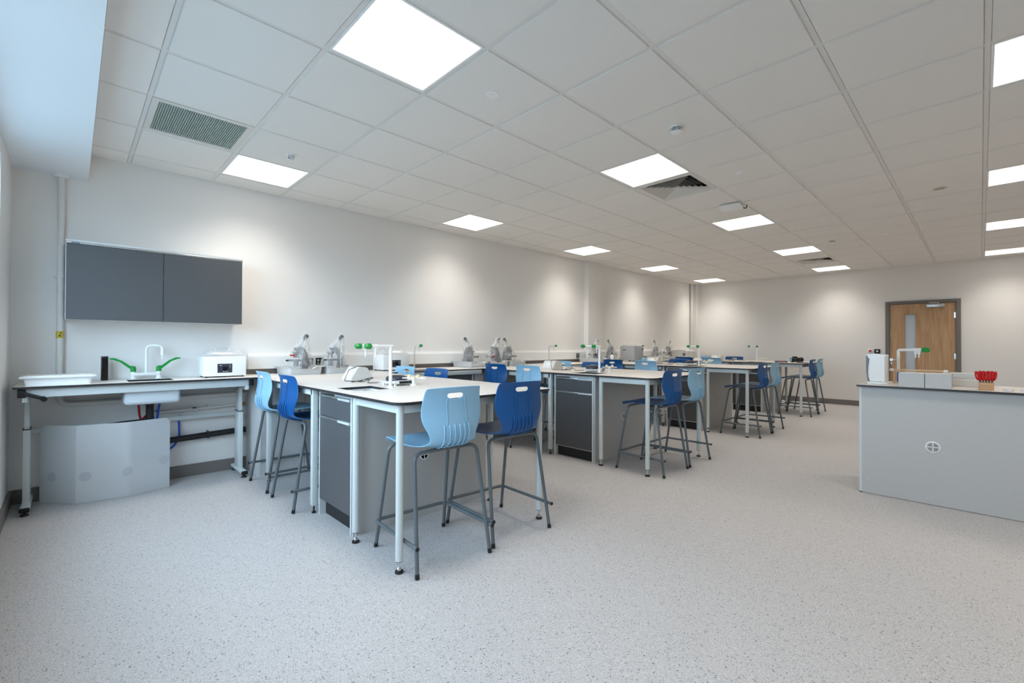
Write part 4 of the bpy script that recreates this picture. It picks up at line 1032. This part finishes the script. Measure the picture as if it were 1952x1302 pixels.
b = MB(); b.tube(rpath([(0, 0, 0), (0, 0, .285), (.15, 0, .288)], .012, 3), .0115, 'white', 14); b.lathe([(.022, 0), (.02, .01), (.012, .014)], (0, 0, 0), 'white'); b.cyl((.10, 0, .288), (.15, 0, .288), .0145, 'white'); b.build('spout', t)
for x in (.118, .14):
    b = MB(); b.lathe([(.011, 0), (.011, -.03), (.006, -.034), (.005, -.06)], (x-.005, 0, .28), 'white', 12); b.build('nozzle', t)
b = MB(); b.lathe([(.013, 0), (.019, .008), (.021, .03), (.019, .05), (.012, .055), (0, .055)], (.15, 0, .288), 'green', 8, axis='x'); b.build('handle', t)
t = thing('wooden_rack', 'pale wooden rack with a long top rail behind the service box', 'rack', (1.90, 3.58, TZ1))
b = MB(); b.box(-.06, .27, -.012, .012, .108, .122, 'wood_pale', bev=.003); b.build('top_rail', t)
b = MB(); b.box(-.06, .27, -.02, .02, 0, .012, 'wood_pale', bev=.002); b.build('base_board', t)
for x in (-.052, .258):
    b = MB(); b.box(x-.006, x+.006, -.006, .006, .012, .108, 'wood_pale'); b.build('upright', t)
for x in (-.068, .272):
    b = MB(); b.box(x-.014, x+.014, -.014, .014, .104, .125, 'white', bev=.003); b.build('end_clamp', t)
for x, m, lab in ((1.877, 'blue_item', 'small blue vial standing in the wooden rack'), (1.912, 'black', 'small black vial standing in the wooden rack')):
    b = MB(); b.lathe([(.010, 0), (.010, .075), (.008, .085), (0, .085)], (0, 0, 0), m, 14); ob = b.build('vial'); ob.location = (x, 3.58, TZ1+.012); tag(ob, lab, 'vial')
# scissors block
BX, BY = 2.397, 3.285
t = thing('scissors_block', 'wooden block holding a bunch of red-handled scissors', 'wooden block', (BX, BY, TZ1))
b = MB(); b.box(-.040, .040, -.045, .045, 0, .056, 'block_wood', bev=.003); b.build('block', t)
def scissors():
    t = thing('scissors', 'x', 'scissors', group='scissors in the wooden block')
    for s in (-1, 1):
        b = MB(); pts = [(s*.002, 0, .012), (s*.006, 0, .025)]
        for q in range(13):
            a = -PI/2+2*PI*q/12; pts_ = (s*(.0095+.0065*math.cos(a)), 0, .047+.030*math.sin(a))
            pts.append(pts_)
        b.tube(pts, .0052, 'red', 7); b.build('handle', t)
    b = MB(); b.box(-.005, .005, -.0012, .0012, -.03, .014, 'steel_dark'); b.build('blade', t)
    return t
sc = scissors(); n = 0
posn = ['left', 'left of centre', 'centre', 'right of centre', 'right']
for r_ in range(2):
    for c_ in range(5):
        x = BX-.030+c_*.015; y = BY-.025+r_*.045
        lb = 'red-handled scissors in the %s row of the wooden block, %s' % (('front', 'back')[r_], posn[c_])
        if n == 0: ob = sc; ob['label'] = lb
        else: ob = dup(sc, label=lb)
        ob.location = (x, y, TZ1+.058); ob.rotation_euler = (random.uniform(-.1, .1), (c_-2)*.075, random.uniform(-.3, .3)+.5); n += 1
def dish(x, y, lab):
    t = thing('petri_dish', lab, 'dish', (x, y, TZ1), group='clear dishes on the teacher desk')
    b = MB(); b.lathe([(.026, 0), (.027, .016), (.025, .016), (.024, .002), (0, .002)], (0, 0, 0), 'clear', 24); b.build('dish_base', t)
    b = MB(); b.lathe([(.029, .008), (.029, .02), (0, .021)], (0, 0, 0), 'clear', 24); b.build('lid', t)
dish(2.505, 3.22, 'clear lidded dish right of the scissors block'); dish(2.592, 3.22, 'clear lidded dish at the right edge of view')
b = MB(); b.prism([(-.05, 0), (.05, 0), (.05, .05)], 'y', -.04, .04, 'blue_item'); ob = b.build('blue_wedge'); ob.location = (2.68, 3.36, TZ1); tag(ob, 'dark blue object cut off by the right edge on the teacher desk', 'box')
